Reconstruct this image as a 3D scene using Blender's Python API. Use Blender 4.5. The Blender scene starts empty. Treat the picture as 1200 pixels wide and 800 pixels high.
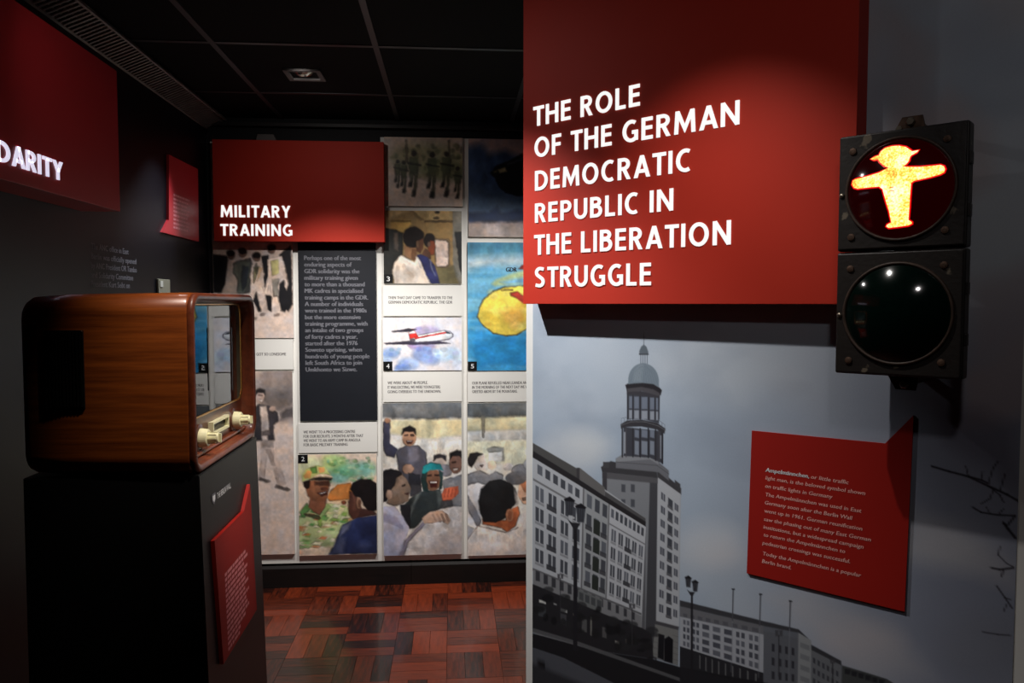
import bpy, bmesh, math, random
import numpy as np
from math import sin, cos, tan, atan, atan2, pi, radians, sqrt
from mathutils import Vector, Matrix

SC = bpy.context.scene
COL = SC.collection
random.seed(7)

# ------------------------------------------------------------------ camera
EYE = 1.55
F = 900.0                                   # focal length in pixels of the 1200 x 800 frame
YAW, PITCH = atan(70 / 900.0), -atan(45 / 900.0)
cam_d = bpy.data.cameras.new('camera')
cam_d.sensor_width = 36.0
cam_d.lens = 36.0 * F / 1200.0
cam_d.clip_start = 0.02
cam = bpy.data.objects.new('camera', cam_d)
COL.objects.link(cam)
cam.location = (0, 0, EYE)
cam.rotation_euler = (pi / 2 + PITCH, 0, -YAW)
SC.camera = cam

# ------------------------------------------------------------------ world, exposure
wd = bpy.data.worlds.new('world')
SC.world = wd
wd.use_nodes = True
wd.node_tree.nodes['Background'].inputs[0].default_value = (0.9, 0.92, 1.0, 1)
wd.node_tree.nodes['Background'].inputs[1].default_value = 0.0
SC.view_settings.view_transform = 'Standard'
SC.view_settings.look = 'None'
SC.view_settings.exposure = 0.0
SC.view_settings.gamma = 1.0
SC.view_settings.use_curve_mapping = False

# ------------------------------------------------------------------ frames of the place
XL, YB, ZC = -1.285, 4.22, 2.53             # left wall, back wall, ceiling
PAZ = radians(-46.18)                       # heading of the angled partition
PO = Vector((0.235, 2.431, 0.0))            # its far vertical edge on the floor
PS = Vector((cos(PAZ), sin(PAZ), 0))        # along the partition, towards the right
PN = Vector((sin(PAZ), -cos(PAZ), 0))       # out of its printed face


def pw(s, out, z):
    return PO + PS * s + PN * out + Vector((0, 0, z))


def spot(name, loc, target, watts, cone, blend, radius=0.02, colour=(1, 0.96, 0.9)):
    d = bpy.data.lights.new(name, 'SPOT')
    d.energy = watts
    d.spot_size = radians(cone)
    d.spot_blend = blend
    d.shadow_soft_size = radius
    d.color = colour
    o = bpy.data.objects.new(name, d)
    COL.objects.link(o)
    o.location = loc
    o.rotation_euler = (Vector(target) - Vector(loc)).to_track_quat('-Z', 'Y').to_euler()
    return o


# ceiling spotlights of the exhibition, with an added fill lamp last
# (main beam, then the weak spill round the beam of the same lamp)
spot('spotlight_or_fill', pw(-0.34, 0.72, 2.49), pw(0.12, 0.0, 0.93), 130, 68, 1.0, 0.012, (0.97, 0.98, 1.0))
spot('spotlight_or_fill', pw(-0.34, 0.72, 2.49), pw(0.30, 0.0, 1.40), 4.5, 130, 1.0, 0.03, (1.0, 0.96, 0.94))
spot('spotlight_or_fill', pw(0.70, 0.70, 2.49), pw(0.70, 0.0, 1.16), 29, 70, 1.0, 0.012, (1.0, 0.95, 0.90))
spot('spotlight_or_fill', (-0.63, 3.29, 2.49), (-0.58, 4.2, 0.52), 140, 76, 1.0, 0.02, (1.0, 0.97, 0.95))
spot('spotlight_or_fill', (-0.63, 3.29, 2.49), (-0.60, 4.2, 1.60), 4.5, 140, 1.0, 0.04, (1.0, 0.93, 0.89))
spot('spotlight_or_fill', (0.42, 3.10, 2.49), (-0.02, 4.2, 0.55), 122, 84, 1.0, 0.02, (1.0, 0.985, 0.97))
spot('spotlight_or_fill', (-0.20, 1.42, 2.49), (-0.57, 1.90, 1.48), 58, 33, 1.0, 0.02, (1.0, 0.9, 0.8))
spot('spotlight_or_fill', (0.30, 1.95, 2.49), (-0.575, 2.03, 1.27), 75, 22, 1.0, 0.02, (1.0, 0.95, 0.88))
spot('spotlight_or_fill', (-0.86, 3.62, 2.49), (-1.285, 3.42, 1.72), 48.0, 50, 1.0, 0.02, (0.8, 0.87, 1.0))
spot('spotlight_or_fill', (-0.78, 1.95, 2.49), (-1.285, 2.75, 1.90), 1.6, 60, 1.0, 0.02, (1.0, 0.9, 0.85))
spot('spotlight_or_fill', (0.30, 0.30, 2.49), pw(0.95, 0.0, 1.75), 7.0, 90, 1.0, 0.05, (1.0, 0.93, 0.92))  # added fill lamp, no known fixture, lifts the dim right of the partition

# ------------------------------------------------------------------ measuring the photograph
FW = Vector((sin(YAW) * cos(PITCH), cos(YAW) * cos(PITCH), sin(PITCH)))
RT = Vector((cos(YAW), -sin(YAW), 0))
UP = RT.cross(FW)


def hit(px, py, p, n):
    """where the line of sight measured at (px, py) meets the real plane through p with normal n"""
    d = FW * F + RT * (px - 600) + UP * (400 - py)
    c = Vector((0, 0, EYE))
    return c + d * ((Vector(p) - c).dot(Vector(n)) / d.dot(Vector(n)))


def on_back(px, py, out=0.0):               # -> (x, z) on the back wall
    v = hit(px, py, (0, YB - out, 0), (0, 1, 0))
    return v.x, v.z


def on_left(px, py, out=0.0):               # -> (y, z) on the left wall
    v = hit(px, py, (XL + out, 0, 0), (1, 0, 0))
    return v.y, v.z


def on_part(px, py, out=0.0):               # -> (s, z) on the partition
    v = hit(px, py, PO + PN * out, PN)
    return (v - PO).dot(PS), v.z


def on_plane_x(px, py, X):
    v = hit(px, py, (X, 0, 0), (1, 0, 0))
    return v.y, v.z


# ------------------------------------------------------------------ materials
def lin(c):
    r = []
    for v in c[:3]:
        v = v / 255.0
        r.append(v / 12.92 if v <= 0.04045 else ((v + 0.055) / 1.055) ** 2.4)
    return tuple(r)


def mat(name, rgb, rough=0.5, spec=0.5, metal=0.0, noise=0.0, nscale=20.0, bump=0.0, bscale=60.0,
        emit=None, estr=0.0, coat=0.0, stretch=(1, 1, 1)):
    m = bpy.data.materials.new(name)
    m.use_nodes = True
    nt = m.node_tree
    b = nt.nodes['Principled BSDF']
    c = lin(rgb)
    b.inputs['Base Color'].default_value = (*c, 1)
    b.inputs['Roughness'].default_value = rough
    b.inputs['Specular IOR Level'].default_value = spec
    b.inputs['Metallic'].default_value = metal
    b.inputs['Coat Weight'].default_value = coat
    b.inputs['Coat Roughness'].default_value = 0.06
    if emit:
        b.inputs['Emission Color'].default_value = (*lin(emit), 1)
        b.inputs['Emission Strength'].default_value = estr
    if noise or bump:
        tc = nt.nodes.new('ShaderNodeTexCoord')
        mp = nt.nodes.new('ShaderNodeMapping')
        mp.inputs['Scale'].default_value = stretch
        nt.links.new(tc.outputs['Object'], mp.inputs[0])
        if noise:
            n = nt.nodes.new('ShaderNodeTexNoise')
            n.inputs['Scale'].default_value = nscale
            n.inputs['Detail'].default_value = 5
            nt.links.new(mp.outputs[0], n.inputs['Vector'])
            r = nt.nodes.new('ShaderNodeValToRGB')
            r.color_ramp.elements[0].position = 0.3
            r.color_ramp.elements[1].position = 0.7
            r.color_ramp.elements[0].color = (*[v * (1 - noise) for v in c], 1)
            r.color_ramp.elements[1].color = (*[min(1, v * (1 + noise)) for v in c], 1)
            nt.links.new(n.outputs['Fac'], r.inputs[0])
            nt.links.new(r.outputs[0], b.inputs['Base Color'])
        if bump:
            n2 = nt.nodes.new('ShaderNodeTexNoise')
            n2.inputs['Scale'].default_value = bscale
            n2.inputs['Detail'].default_value = 4
            nt.links.new(mp.outputs[0], n2.inputs['Vector'])
            bp = nt.nodes.new('ShaderNodeBump')
            bp.inputs['Strength'].default_value = bump
            bp.inputs['Distance'].default_value = 0.002
            nt.links.new(n2.outputs['Fac'], bp.inputs['Height'])
            nt.links.new(bp.outputs[0], b.inputs['Normal'])
    return m


def print_mat(name, rough=0.45, spec=0.35):
    """printed sheet: ink colour stored in the mesh, fine paper grain on top"""
    m = bpy.data.materials.new(name)
    m.use_nodes = True
    nt = m.node_tree
    b = nt.nodes['Principled BSDF']
    a = nt.nodes.new('ShaderNodeAttribute')
    a.attribute_name = 'ink'
    n = nt.nodes.new('ShaderNodeTexNoise')
    n.inputs['Scale'].default_value = 220
    tc = nt.nodes.new('ShaderNodeTexCoord')
    nt.links.new(tc.outputs['Object'], n.inputs['Vector'])
    r = nt.nodes.new('ShaderNodeMapRange')
    r.inputs[3].default_value = 0.94
    r.inputs[4].default_value = 1.06
    nt.links.new(n.outputs['Fac'], r.inputs[0])
    x = nt.nodes.new('ShaderNodeVectorMath')
    x.operation = 'SCALE'
    nt.links.new(a.outputs['Color'], x.inputs[0])
    nt.links.new(r.outputs[0], x.inputs['Scale'])
    nt.links.new(x.outputs[0], b.inputs['Base Color'])
    b.inputs['Roughness'].default_value = rough
    b.inputs['Specular IOR Level'].default_value = spec
    return m


def wood_mat(name, dark, light, rough, along, coat=0.0, scale=6.0, rnd=False):
    m = bpy.data.materials.new(name)
    m.use_nodes = True
    nt = m.node_tree
    b = nt.nodes['Principled BSDF']
    tc = nt.nodes.new('ShaderNodeTexCoord')
    mp = nt.nodes.new('ShaderNodeMapping')
    mp.inputs['Scale'].default_value = along
    nt.links.new(tc.outputs['Object'], mp.inputs[0])
    n = nt.nodes.new('ShaderNodeTexNoise')
    n.inputs['Scale'].default_value = scale
    n.inputs['Detail'].default_value = 8
    n.inputs['Roughness'].default_value = 0.65
    nt.links.new(mp.outputs[0], n.inputs['Vector'])
    ramp = nt.nodes.new('ShaderNodeValToRGB')
    ramp.color_ramp.elements[0].position = 0.24
    ramp.color_ramp.elements[1].position = 0.76
    ramp.color_ramp.elements[0].color = (*lin(dark), 1)
    ramp.color_ramp.elements[1].color = (*lin(light), 1)
    src = n.outputs['Fac']
    if rnd:
        oi = nt.nodes.new('ShaderNodeObjectInfo')
        ad = nt.nodes.new('ShaderNodeMath')
        ad.operation = 'MULTIPLY_ADD'
        ad.inputs[1].default_value = 0.5
        ad.inputs[2].default_value = -0.27
        nt.links.new(oi.outputs['Random'], ad.inputs[0])
        a2 = nt.nodes.new('ShaderNodeMath')
        nt.links.new(ad.outputs[0], a2.inputs[0])
        nt.links.new(src, a2.inputs[1])
        src = a2.outputs[0]
        # each strip is cut from another board: shift the grain
        cv = nt.nodes.new('ShaderNodeVectorMath')
        cv.operation = 'ADD'
        nt.links.new(mp.outputs[0], cv.inputs[0])
        nt.links.new(oi.outputs['Location'], cv.inputs[1])
        nt.links.new(cv.outputs[0], n.inputs['Vector'])
    nt.links.new(src, ramp.inputs[0])
    nt.links.new(ramp.outputs[0], b.inputs['Base Color'])
    b.inputs['Roughness'].default_value = rough
    b.inputs['Coat Weight'].default_value = coat
    b.inputs['Coat Roughness'].default_value = 0.08
    bp = nt.nodes.new('ShaderNodeBump')
    bp.inputs['Strength'].default_value = 0.08
    bp.inputs['Distance'].default_value = 0.001
    nt.links.new(n.outputs['Fac'], bp.inputs['Height'])
    nt.links.new(bp.outputs[0], b.inputs['Normal'])
    return m


M = dict(
    black_wall=mat('black satin wall paint', (13, 13, 18), 0.42, 0.24, bump=0.05, bscale=300),
    dark_wall=mat('dark grey wall paint', (26, 26, 28), 0.7, 0.3, noise=0.1, nscale=4),
    ceiling=mat('black ceiling tile', (7, 7, 8), 0.85, 0.15, noise=0.3, nscale=80, bump=0.2, bscale=200),
    tbar=mat('dark grey grid metal', (30, 29, 33), 0.45, 0.5, noise=0.1, nscale=10),
    grille=mat('dim grey metal grille', (120, 114, 110), 0.5, 0.5, metal=0.3, noise=0.1, nscale=30),
    grille_dark=mat('dark duct', (10, 10, 10), 0.9, 0.1, noise=0.1, nscale=10),
    board=mat('white foam board', (222, 219, 212), 0.5, 0.4, noise=0.02, nscale=6),
    white_edge=mat('white painted edge', (224, 222, 216), 0.5, 0.4, noise=0.03, nscale=8),
    red=mat('red sign face', (184, 48, 32), 0.6, 0.2, noise=0.03, nscale=5),
    red_dark=mat('red panel face', (152, 26, 18), 0.55, 0.25, noise=0.03, nscale=5),
    red_left=mat('wine red panel face', (178, 40, 46), 0.4, 0.5, noise=0.03, nscale=5),
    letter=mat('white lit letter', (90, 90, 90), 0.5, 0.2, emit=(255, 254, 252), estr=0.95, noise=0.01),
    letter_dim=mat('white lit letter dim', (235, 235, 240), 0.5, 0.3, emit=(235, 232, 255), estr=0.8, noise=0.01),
    panel_black=mat('black text panel', (24, 26, 32), 0.5, 0.35, noise=0.05, nscale=10),
    tag=mat('black number tag', (8, 8, 9), 0.5, 0.3, noise=0.05),
    ink_white=mat('white print', (228, 228, 228), 0.5, 0.3, noise=0.02),
    ink_grey=mat('grey print', (104, 104, 110), 0.5, 0.3, noise=0.02),
    ink_dim=mat('dim grey print', (128, 126, 130), 0.5, 0.3, noise=0.02),
    ink_wall=mat('grey wall lettering', (150, 148, 152), 0.6, 0.1, noise=0.02),
    ink_dark=mat('dark caption print', (84, 80, 80), 0.6, 0.2, noise=0.02),
    ink_pink=mat('pale pink print', (232, 168, 158), 0.5, 0.3, noise=0.02),
    ink_rose=mat('faint rose print', (224, 140, 142), 0.5, 0.3, noise=0.02),
    ink_black=mat('black print', (30, 26, 26), 0.5, 0.3, noise=0.02),
    print=print_mat('printed picture'),
    mural=print_mat('printed mural', 0.5, 0.3),
    tv_wood=wood_mat('lacquered tv veneer', (80, 32, 10), (170, 86, 30), 0.35, (1.0, 0.7, 15), coat=0.6, scale=4.5),
    tv_front=wood_mat('dark front wood', (48, 22, 14), (104, 54, 34), 0.35, (2, 6, 14), coat=0.5, scale=4),
    tv_rim=wood_mat('reddish front rim', (70, 28, 14), (132, 64, 36), 0.4, (3, 6, 6), coat=0.25, scale=5),
    tv_black=mat('black vent plastic', (5, 5, 5), 0.5, 0.4, noise=0.1),
    tv_slat=mat('vent slat plastic', (14, 13, 12), 0.4, 0.4, noise=0.1),
    tv_mask=mat('olive screen mask', (58, 54, 42), 0.4, 0.5, noise=0.05),
    gold=mat('gold trim', (190, 140, 70), 0.25, 0.5, metal=0.9, noise=0.05),
    ivory=mat('ivory knob plastic', (226, 220, 178), 0.3, 0.5, noise=0.03, coat=0.3),
    ivory_dark=mat('dark knob slot', (60, 54, 40), 0.5, 0.4, noise=0.03),
    screen=mat('grey picture tube glass', (112, 118, 122), 0.06, 0.9, noise=0.02, coat=1.0),
    plinth=mat('black plinth lacquer', (14, 14, 15), 0.45, 0.5, noise=0.05, nscale=6),
    card=mat('beige plastic plate', (150, 146, 124), 0.5, 0.4, noise=0.03),
    card_light=mat('pale plastic button', (214, 212, 196), 0.5, 0.4, noise=0.03),
    skirting=mat('dark brown skirting', (20, 13, 11), 0.6, 0.25, noise=0.3, nscale=8, stretch=(1, 8, 8)),
    parquet=wood_mat('red brown parquet', (30, 11, 7), (122, 46, 20), 0.3, (6, 40, 1), coat=0.25, scale=1.6, rnd=True),
    parquet_rest=wood_mat('red brown parquet rest', (34, 13, 8), (112, 44, 22), 0.3, (9, 9, 1), coat=0.25, scale=2.0),
    floor=mat('dark floor bed', (14, 8, 6), 0.8, 0.2, noise=0.2),
    steel=mat('worn zinc steel', (150, 140, 125), 0.35, 0.5, metal=0.9, noise=0.25, nscale=80),
    rust=mat('rusty bracket', (82, 62, 50), 0.6, 0.4, metal=0.5, noise=0.45, nscale=70, bump=0.3),
    rim=mat('worn lens rim', (58, 44, 36), 0.5, 0.4, noise=0.35, nscale=60),
    lens_red=mat('dark red lens', (20, 1, 3), 0.12, 0.6, noise=0.15, nscale=90, coat=0.6, emit=(110, 0, 8), estr=0.05),
    lens_green=mat('dark green lens', (4, 18, 14), 0.1, 0.7, noise=0.2, nscale=90, coat=0.7),
    lamp_chrome=mat('lamp reflector', (170, 165, 155), 0.2, 0.5, metal=1.0, noise=0.05),
    glass_bulb=mat('lamp glass', (220, 215, 205), 0.1, 0.6, noise=0.02),
    bracket=mat('pale grey bracket', (96, 92, 90), 0.6, 0.3, noise=0.05),
    rail=mat('dark rail', (34, 32, 32), 0.5, 0.4, noise=0.1),
)


def housing_mat():
    """old dark signal paint, chipped to pale primer"""
    m = mat('chipped signal paint', (38, 33, 30), 0.5, 0.45, bump=0.35, bscale=90)
    nt = m.node_tree
    b = nt.nodes['Principled BSDF']
    tc = nt.nodes.new('ShaderNodeTexCoord')
    n = nt.nodes.new('ShaderNodeTexNoise')
    n.inputs['Scale'].default_value = 26
    n.inputs['Detail'].default_value = 6
    nt.links.new(tc.outputs['Object'], n.inputs['Vector'])
    r = nt.nodes.new('ShaderNodeValToRGB')
    e = r.color_ramp.elements
    e[0].position = 0.0
    e[0].color = (*lin((25, 21, 19)), 1)
    e[1].position = 0.66
    e[1].color = (*lin((33, 27, 24)), 1)
    k = e.new(0.70)
    k.color = (*lin((104, 94, 80)), 1)
    nt.links.new(n.outputs['Fac'], r.inputs[0])
    nt.links.new(r.outputs[0], b.inputs['Base Color'])
    return m


def figure_mat():
    """incandescent light through the prism pattern of the signal glass"""
    m = bpy.data.materials.new('glowing signal figure')
    m.use_nodes = True
    nt = m.node_tree
    b = nt.nodes['Principled BSDF']
    b.inputs['Base Color'].default_value = (0.3, 0.02, 0.01, 1)
    tc = nt.nodes.new('ShaderNodeTexCoord')
    n = nt.nodes.new('ShaderNodeTexNoise')
    n.inputs['Scale'].default_value = 260
    n.inputs['Detail'].default_value = 3
    nt.links.new(tc.outputs['Object'], n.inputs['Vector'])
    n2 = nt.nodes.new('ShaderNodeTexNoise')
    n2.inputs['Scale'].default_value = 28
    nt.links.new(tc.outputs['Object'], n2.inputs['Vector'])
    ad = nt.nodes.new('ShaderNodeMath')
    nt.links.new(n.outputs['Fac'], ad.inputs[0])
    nt.links.new(n2.outputs['Fac'], ad.inputs[1])
    hf = nt.nodes.new('ShaderNodeMath')
    hf.operation = 'MULTIPLY'
    hf.inputs[1].default_value = 0.5
    nt.links.new(ad.outputs[0], hf.inputs[0])
    r = nt.nodes.new('ShaderNodeValToRGB')
    e = r.color_ramp.elements
    e[0].position = 0.36
    e[0].color = (1.0, 0.22, 0.02, 1)
    e[1].position = 0.62
    e[1].color = (1.0, 0.93, 0.55, 1)
    k = e.new(0.46)
    k.color = (1.0, 0.60, 0.07, 1)
    nt.links.new(hf.outputs[0], r.inputs[0])
    nt.links.new(r.outputs[0], b.inputs['Emission Color'])
    b.inputs['Emission Strength'].default_value = 1.55
    return m


def pane_mat():
    """clear glass: see-through, mirroring at a slant"""
    m = bpy.data.materials.new('clear safety glass')
    m.use_nodes = True
    nt = m.node_tree
    nt.nodes.remove(nt.nodes['Principled BSDF'])
    out = nt.nodes['Material Output']
    tr = nt.nodes.new('ShaderNodeBsdfTransparent')
    tr.inputs[0].default_value = (0.82, 0.85, 0.86, 1)
    gl = nt.nodes.new('ShaderNodeBsdfGlossy')
    gl.inputs['Roughness'].default_value = 0.015
    gl.inputs['Color'].default_value = (0.9, 0.92, 0.95, 1)
    fr = nt.nodes.new('ShaderNodeFresnel')
    fr.inputs['IOR'].default_value = 1.75
    mx = nt.nodes.new('ShaderNodeMixShader')
    nt.links.new(fr.outputs[0], mx.inputs[0])
    nt.links.new(tr.outputs[0], mx.inputs[1])
    nt.links.new(gl.outputs[0], mx.inputs[2])
    nt.links.new(mx.outputs[0], out.inputs['Surface'])
    return m


M['pane'] = pane_mat()
M['housing'] = housing_mat()
M['figure'] = figure_mat()
M['figure_halo'] = mat('red signal glass glow', (120, 4, 8), 0.4, 0.3, emit=(255, 8, 16), estr=0.8, noise=0.02)


# ------------------------------------------------------------------ object helpers
def link(o, parent=None):
    COL.objects.link(o)
    if parent:
        o.parent = parent
    return o


def thing(name, label, cat, loc=(0, 0, 0), rotz=0.0, group=None):
    o = bpy.data.objects.new(name, None)
    o.empty_display_size = 0.05
    link(o)
    o.location = loc
    o.rotation_euler = (0, 0, rotz)
    o['label'] = label
    o['category'] = cat
    if group:
        o['group'] = group
    return o


def obj(name, me, m, parent=None, label=None, loc=None, smooth=False):
    if isinstance(me, bmesh.types.BMesh):
        bm = me
        me = bpy.data.meshes.new(name)
        bmesh.ops.recalc_face_normals(bm, faces=bm.faces)
        bm.to_mesh(me)
        bm.free()
    if m is not None and not me.materials:
        me.materials.append(m)
    if smooth:
        me.polygons.foreach_set('use_smooth', [True] * len(me.polygons))
    o = bpy.data.objects.new(name, me)
    link(o, parent)
    if loc:
        o.location = loc
    if label:
        o['label'] = label
    return o


def struct(name, me, m, label):
    o = obj(name, me, m)
    o['kind'] = 'structure'
    o['label'] = label
    return o


def tag(o, label, cat, group=None):
    o['label'] = label
    o['category'] = cat
    if group:
        o['group'] = group
    return o


def box(lo, hi, bm=None, bevel=0.0):
    own = bm is None
    b = bmesh.new() if (own or bevel) else bm
    vs = [b.verts.new((x, y, z)) for x in (lo[0], hi[0]) for y in (lo[1], hi[1]) for z in (lo[2], hi[2])]
    for f in ((0, 1, 3, 2), (4, 6, 7, 5), (0, 4, 5, 1), (2, 3, 7, 6), (0, 2, 6, 4), (1, 5, 7, 3)):
        b.faces.new([vs[i] for i in f])
    if bevel:
        bmesh.ops.recalc_face_normals(b, faces=b.faces)
        bmesh.ops.bevel(b, geom=list(b.edges), offset=bevel, segments=2, affect='EDGES', profile=0.5)
        if not own:
            t = bpy.data.meshes.new('t')
            b.to_mesh(t)
            b.free()
            bm.from_mesh(t)
            bpy.data.meshes.remove(t)
            return bm
    return b


def slab(pts, y0, y1, bm=None):
    """outline of (x, z) points made solid from y0 (front) to y1 (back)"""
    b = bm or bmesh.new()
    fr = [b.verts.new((x, y0, z)) for x, z in pts]
    bk = [b.verts.new((x, y1, z)) for x, z in pts]
    n = len(pts)
    b.faces.new(fr)
    b.faces.new(bk[::-1])
    for i in range(n):
        b.faces.new((fr[i], bk[i], bk[(i + 1) % n], fr[(i + 1) % n]))
    return b


def lathe(prof, seg=32, bm=None, cx=0.0, cz=0.0):
    """profile of (radius, y) turned about an axis along y"""
    b = bm or bmesh.new()
    rings = []
    for r, y in prof:
        if r < 1e-6:
            rings.append([b.verts.new((cx, y, cz))])
        else:
            rings.append([b.verts.new((cx + r * cos(2 * pi * k / seg), y, cz + r * sin(2 * pi * k / seg))) for k in range(seg)])
    for A, B in zip(rings, rings[1:]):
        for k in range(seg):
            a, c = A[k % len(A)], A[(k + 1) % len(A)]
            d, e = B[k % len(B)], B[(k + 1) % len(B)]
            q = []
            for v in (a, c, e, d):
                if v not in q:
                    q.append(v)
            if len(q) > 2:
                b.faces.new(q)
    return b


def rrect(x0, x1, z0, z1, r, seg=6):
    pts = []
    for cx, cz, a0 in ((x1 - r, z1 - r, 0), (x0 + r, z1 - r, 90), (x0 + r, z0 + r, 180), (x1 - r, z0 + r, 270)):
        for k in range(seg + 1):
            a = radians(a0 + 90 * k / seg)
            pts.append((cx + r * cos(a), cz + r * sin(a)))
    return pts


def loft(sections, cap0=True, cap1=True, bm=None):
    """sections: list of (y, [(x, z)...]) with equal counts"""
    b = bm or bmesh.new()
    rings = [[b.verts.new((x, y, z)) for x, z in pts] for y, pts in sections]
    n = len(rings[0])
    for A, B in zip(rings, rings[1:]):
        for i in range(n):
            b.faces.new((A[i], A[(i + 1) % n], B[(i + 1) % n], B[i]))
    if cap0:
        b.faces.new(rings[0][::-1])
    if cap1:
        b.faces.new(rings[-1])
    return b


# ------------------------------------------------------------------ lettering
_tmp = bpy.data.curves.new('temporary_text', 'FONT')
_tmp_o = bpy.data.objects.new('temporary_text', _tmp)
COL.objects.link(_tmp_o)
CAP = None


def raw_text(body, res=2, spacing=1.0):
    _tmp.body = body
    _tmp.size = 1.0
    _tmp.resolution_u = res
    _tmp.space_character = spacing
    _tmp.fill_mode = 'FRONT'
    dg = bpy.context.evaluated_depsgraph_get()
    dg.update()
    me = bpy.data.meshes.new_from_object(_tmp_o.evaluated_get(dg))
    co = np.empty(len(me.vertices) * 3, dtype=np.float32)
    me.vertices.foreach_get('co', co)
    co = co.reshape(-1, 3)
    faces = [tuple(p.vertices) for p in me.polygons]
    bpy.data.meshes.remove(me)
    return co, faces


_c, _f = raw_text('H')
CAP = float(_c[:, 1].max())


def text_lines(rows, y=-0.0006, res=2, shear=0.0, bold=0.0):
    """rows of (string, x, z, cap height, width or None) printed flat, facing -y, as one mesh"""
    V, Fc = [], []
    for s, x, z, cap, width in rows:
        co, fs = raw_text(s, res)
        if len(co) == 0:
            continue
        k = cap / CAP
        w = float(co[:, 0].max() - co[:, 0].min())
        kx = k if width is None else width / w
        o = len(V)
        x0 = float(co[:, 0].min())
        for c in co:
            V.append((x + (c[0] - x0) * kx + shear * c[1] * k, y, z + c[1] * k))
        Fc += [tuple(o + i for i in f) for f in fs]
        if bold:                             # heavier strokes: the same word once more, a hair further on
            n0 = len(co)
            V.extend([(v[0] + bold * cap, v[1] - 0.00005, v[2]) for v in V[o:o + n0]])
            Fc += [tuple(o + n0 + i for i in f) for f in fs]
    me = bpy.data.meshes.new('text')
    me.from_pydata(V, [], Fc)
    return me


def arc(cx, cy, rx, ry, a0, a1, n=12):
    return [(cx + rx * cos(radians(a0 + (a1 - a0) * i / n)), cy + ry * sin(radians(a0 + (a1 - a0) * i / n))) for i in range(n + 1)]


def glyph(ch, t=0.175):
    """strokes (centre lines) of a bold humanist capital, cap height 1; returns width, strokes"""
    c = t / 2
    if ch == 'I':
        return t, [[(c, 0), (c, 1)]]
    if ch == 'T':
        return 0.62, [[(0, 1 - c), (0.62, 1 - c)], [(0.31, 0), (0.31, 1 - c)]]
    if ch == 'H':
        return 0.70, [[(c, 0), (c, 1)], [(0.70 - c, 0), (0.70 - c, 1)], [(c, 0.53), (0.70 - c, 0.53)]]
    if ch == 'E':
        return 0.52, [[(c, 0), (c, 1)], [(c, c), (0.52, c)], [(c, 0.53), (0.49, 0.53)], [(c, 1 - c), (0.51, 1 - c)]]
    if ch == 'F':
        return 0.50, [[(c, 0), (c, 1)], [(c, 0.50), (0.47, 0.50)], [(c, 1 - c), (0.50, 1 - c)]]
    if ch == 'L':
        return 0.49, [[(c, 0), (c, 1)], [(c, c), (0.49, c)]]
    if ch == 'N':
        return 0.74, [[(c, 0), (c, 1)], [(0.74 - c, 0), (0.74 - c, 1)], [(c, 1 - 0.03), (0.74 - c, 0.03)]]
    if ch == 'M':
        return 0.92, [[(c, 0), (c + 0.05, 1)], [(0.92 - c, 0), (0.87 - c, 1)], [(c + 0.06, 0.97), (0.46, 0.20), (0.86 - c, 0.97)]]
    if ch == 'A':
        return 0.76, [[(c * 0.95, 0), (0.38, 1)], [(0.76 - c * 0.95, 0), (0.38, 1)], [(0.2, 0.29), (0.56, 0.29)]]
    if ch == 'Y':
        return 0.68, [[(c, 1), (0.34, 0.45)], [(0.68 - c, 1), (0.34, 0.45)], [(0.34, 0), (0.34, 0.48)]]
    if ch == 'P':
        return 0.60, [[(c, 0), (c, 1)], [(c, 1 - c)] + arc(0.30, 0.70, 0.30 - c, 0.30 - c, 90, -90) + [(c, 0.40 + c)]]
    if ch == 'R':
        return 0.63, [[(c, 0), (c, 1)], [(c, 1 - c)] + arc(0.29, 0.71, 0.30 - c, 0.29 - c, 90, -90) + [(c, 0.42 + c)], [(0.30, 0.49), (0.63 - c * 1.1, 0)]]
    if ch == 'B':
        return 0.62, [[(c, 0), (c, 1)], [(c, 1 - c)] + arc(0.29, 0.755, 0.275 - c, 0.245 - c, 90, -90) + [(c, 0.51 + c)],
                      [(c, 0.53)] + arc(0.30, 0.31, 0.32 - c, 0.31 - c, 90, -90) + [(c, c)]]
    if ch == 'D':
        return 0.74, [[(c, 0), (c, 1)], [(c, 1 - c)] + arc(0.26, 0.5, 0.48 - c, 0.5 - c, 90, -90, 18) + [(c, c)]]
    if ch == 'O':
        return 0.84, [arc(0.42, 0.5, 0.42 - c, 0.51 - c, 90, 450, 28)]
    if ch == 'C':
        return 0.66, [arc(0.42, 0.5, 0.42 - c, 0.51 - c, 62, 298, 22)]
    if ch == 'G':
        return 0.74, [arc(0.42, 0.5, 0.42 - c, 0.51 - c, 58, 305, 22) + [(0.74 - c, 0.13)], [(0.74 - c, 0.06), (0.74 - c, 0.52)], [(0.46, 0.52 - c), (0.74 - c, 0.52 - c)]]
    if ch == 'U':
        return 0.70, [[(c, 1), (c, 0.36)] + arc(0.35, 0.36, 0.35 - c, 0.37 - c, 180, 360, 14) + [(0.70 - c, 1)]]
    if ch == 'S':
        return 0.56, [[(0.50, 1 - c - 0.03)] + arc(0.30, 0.735, 0.30 - c, 0.275 - c, 75, 235, 10) + arc(0.255, 0.275, 0.305 - c, 0.285 - c, 55, -100, 12) + [(0.04, c + 0.03)]]
    return 0.30, []


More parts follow.
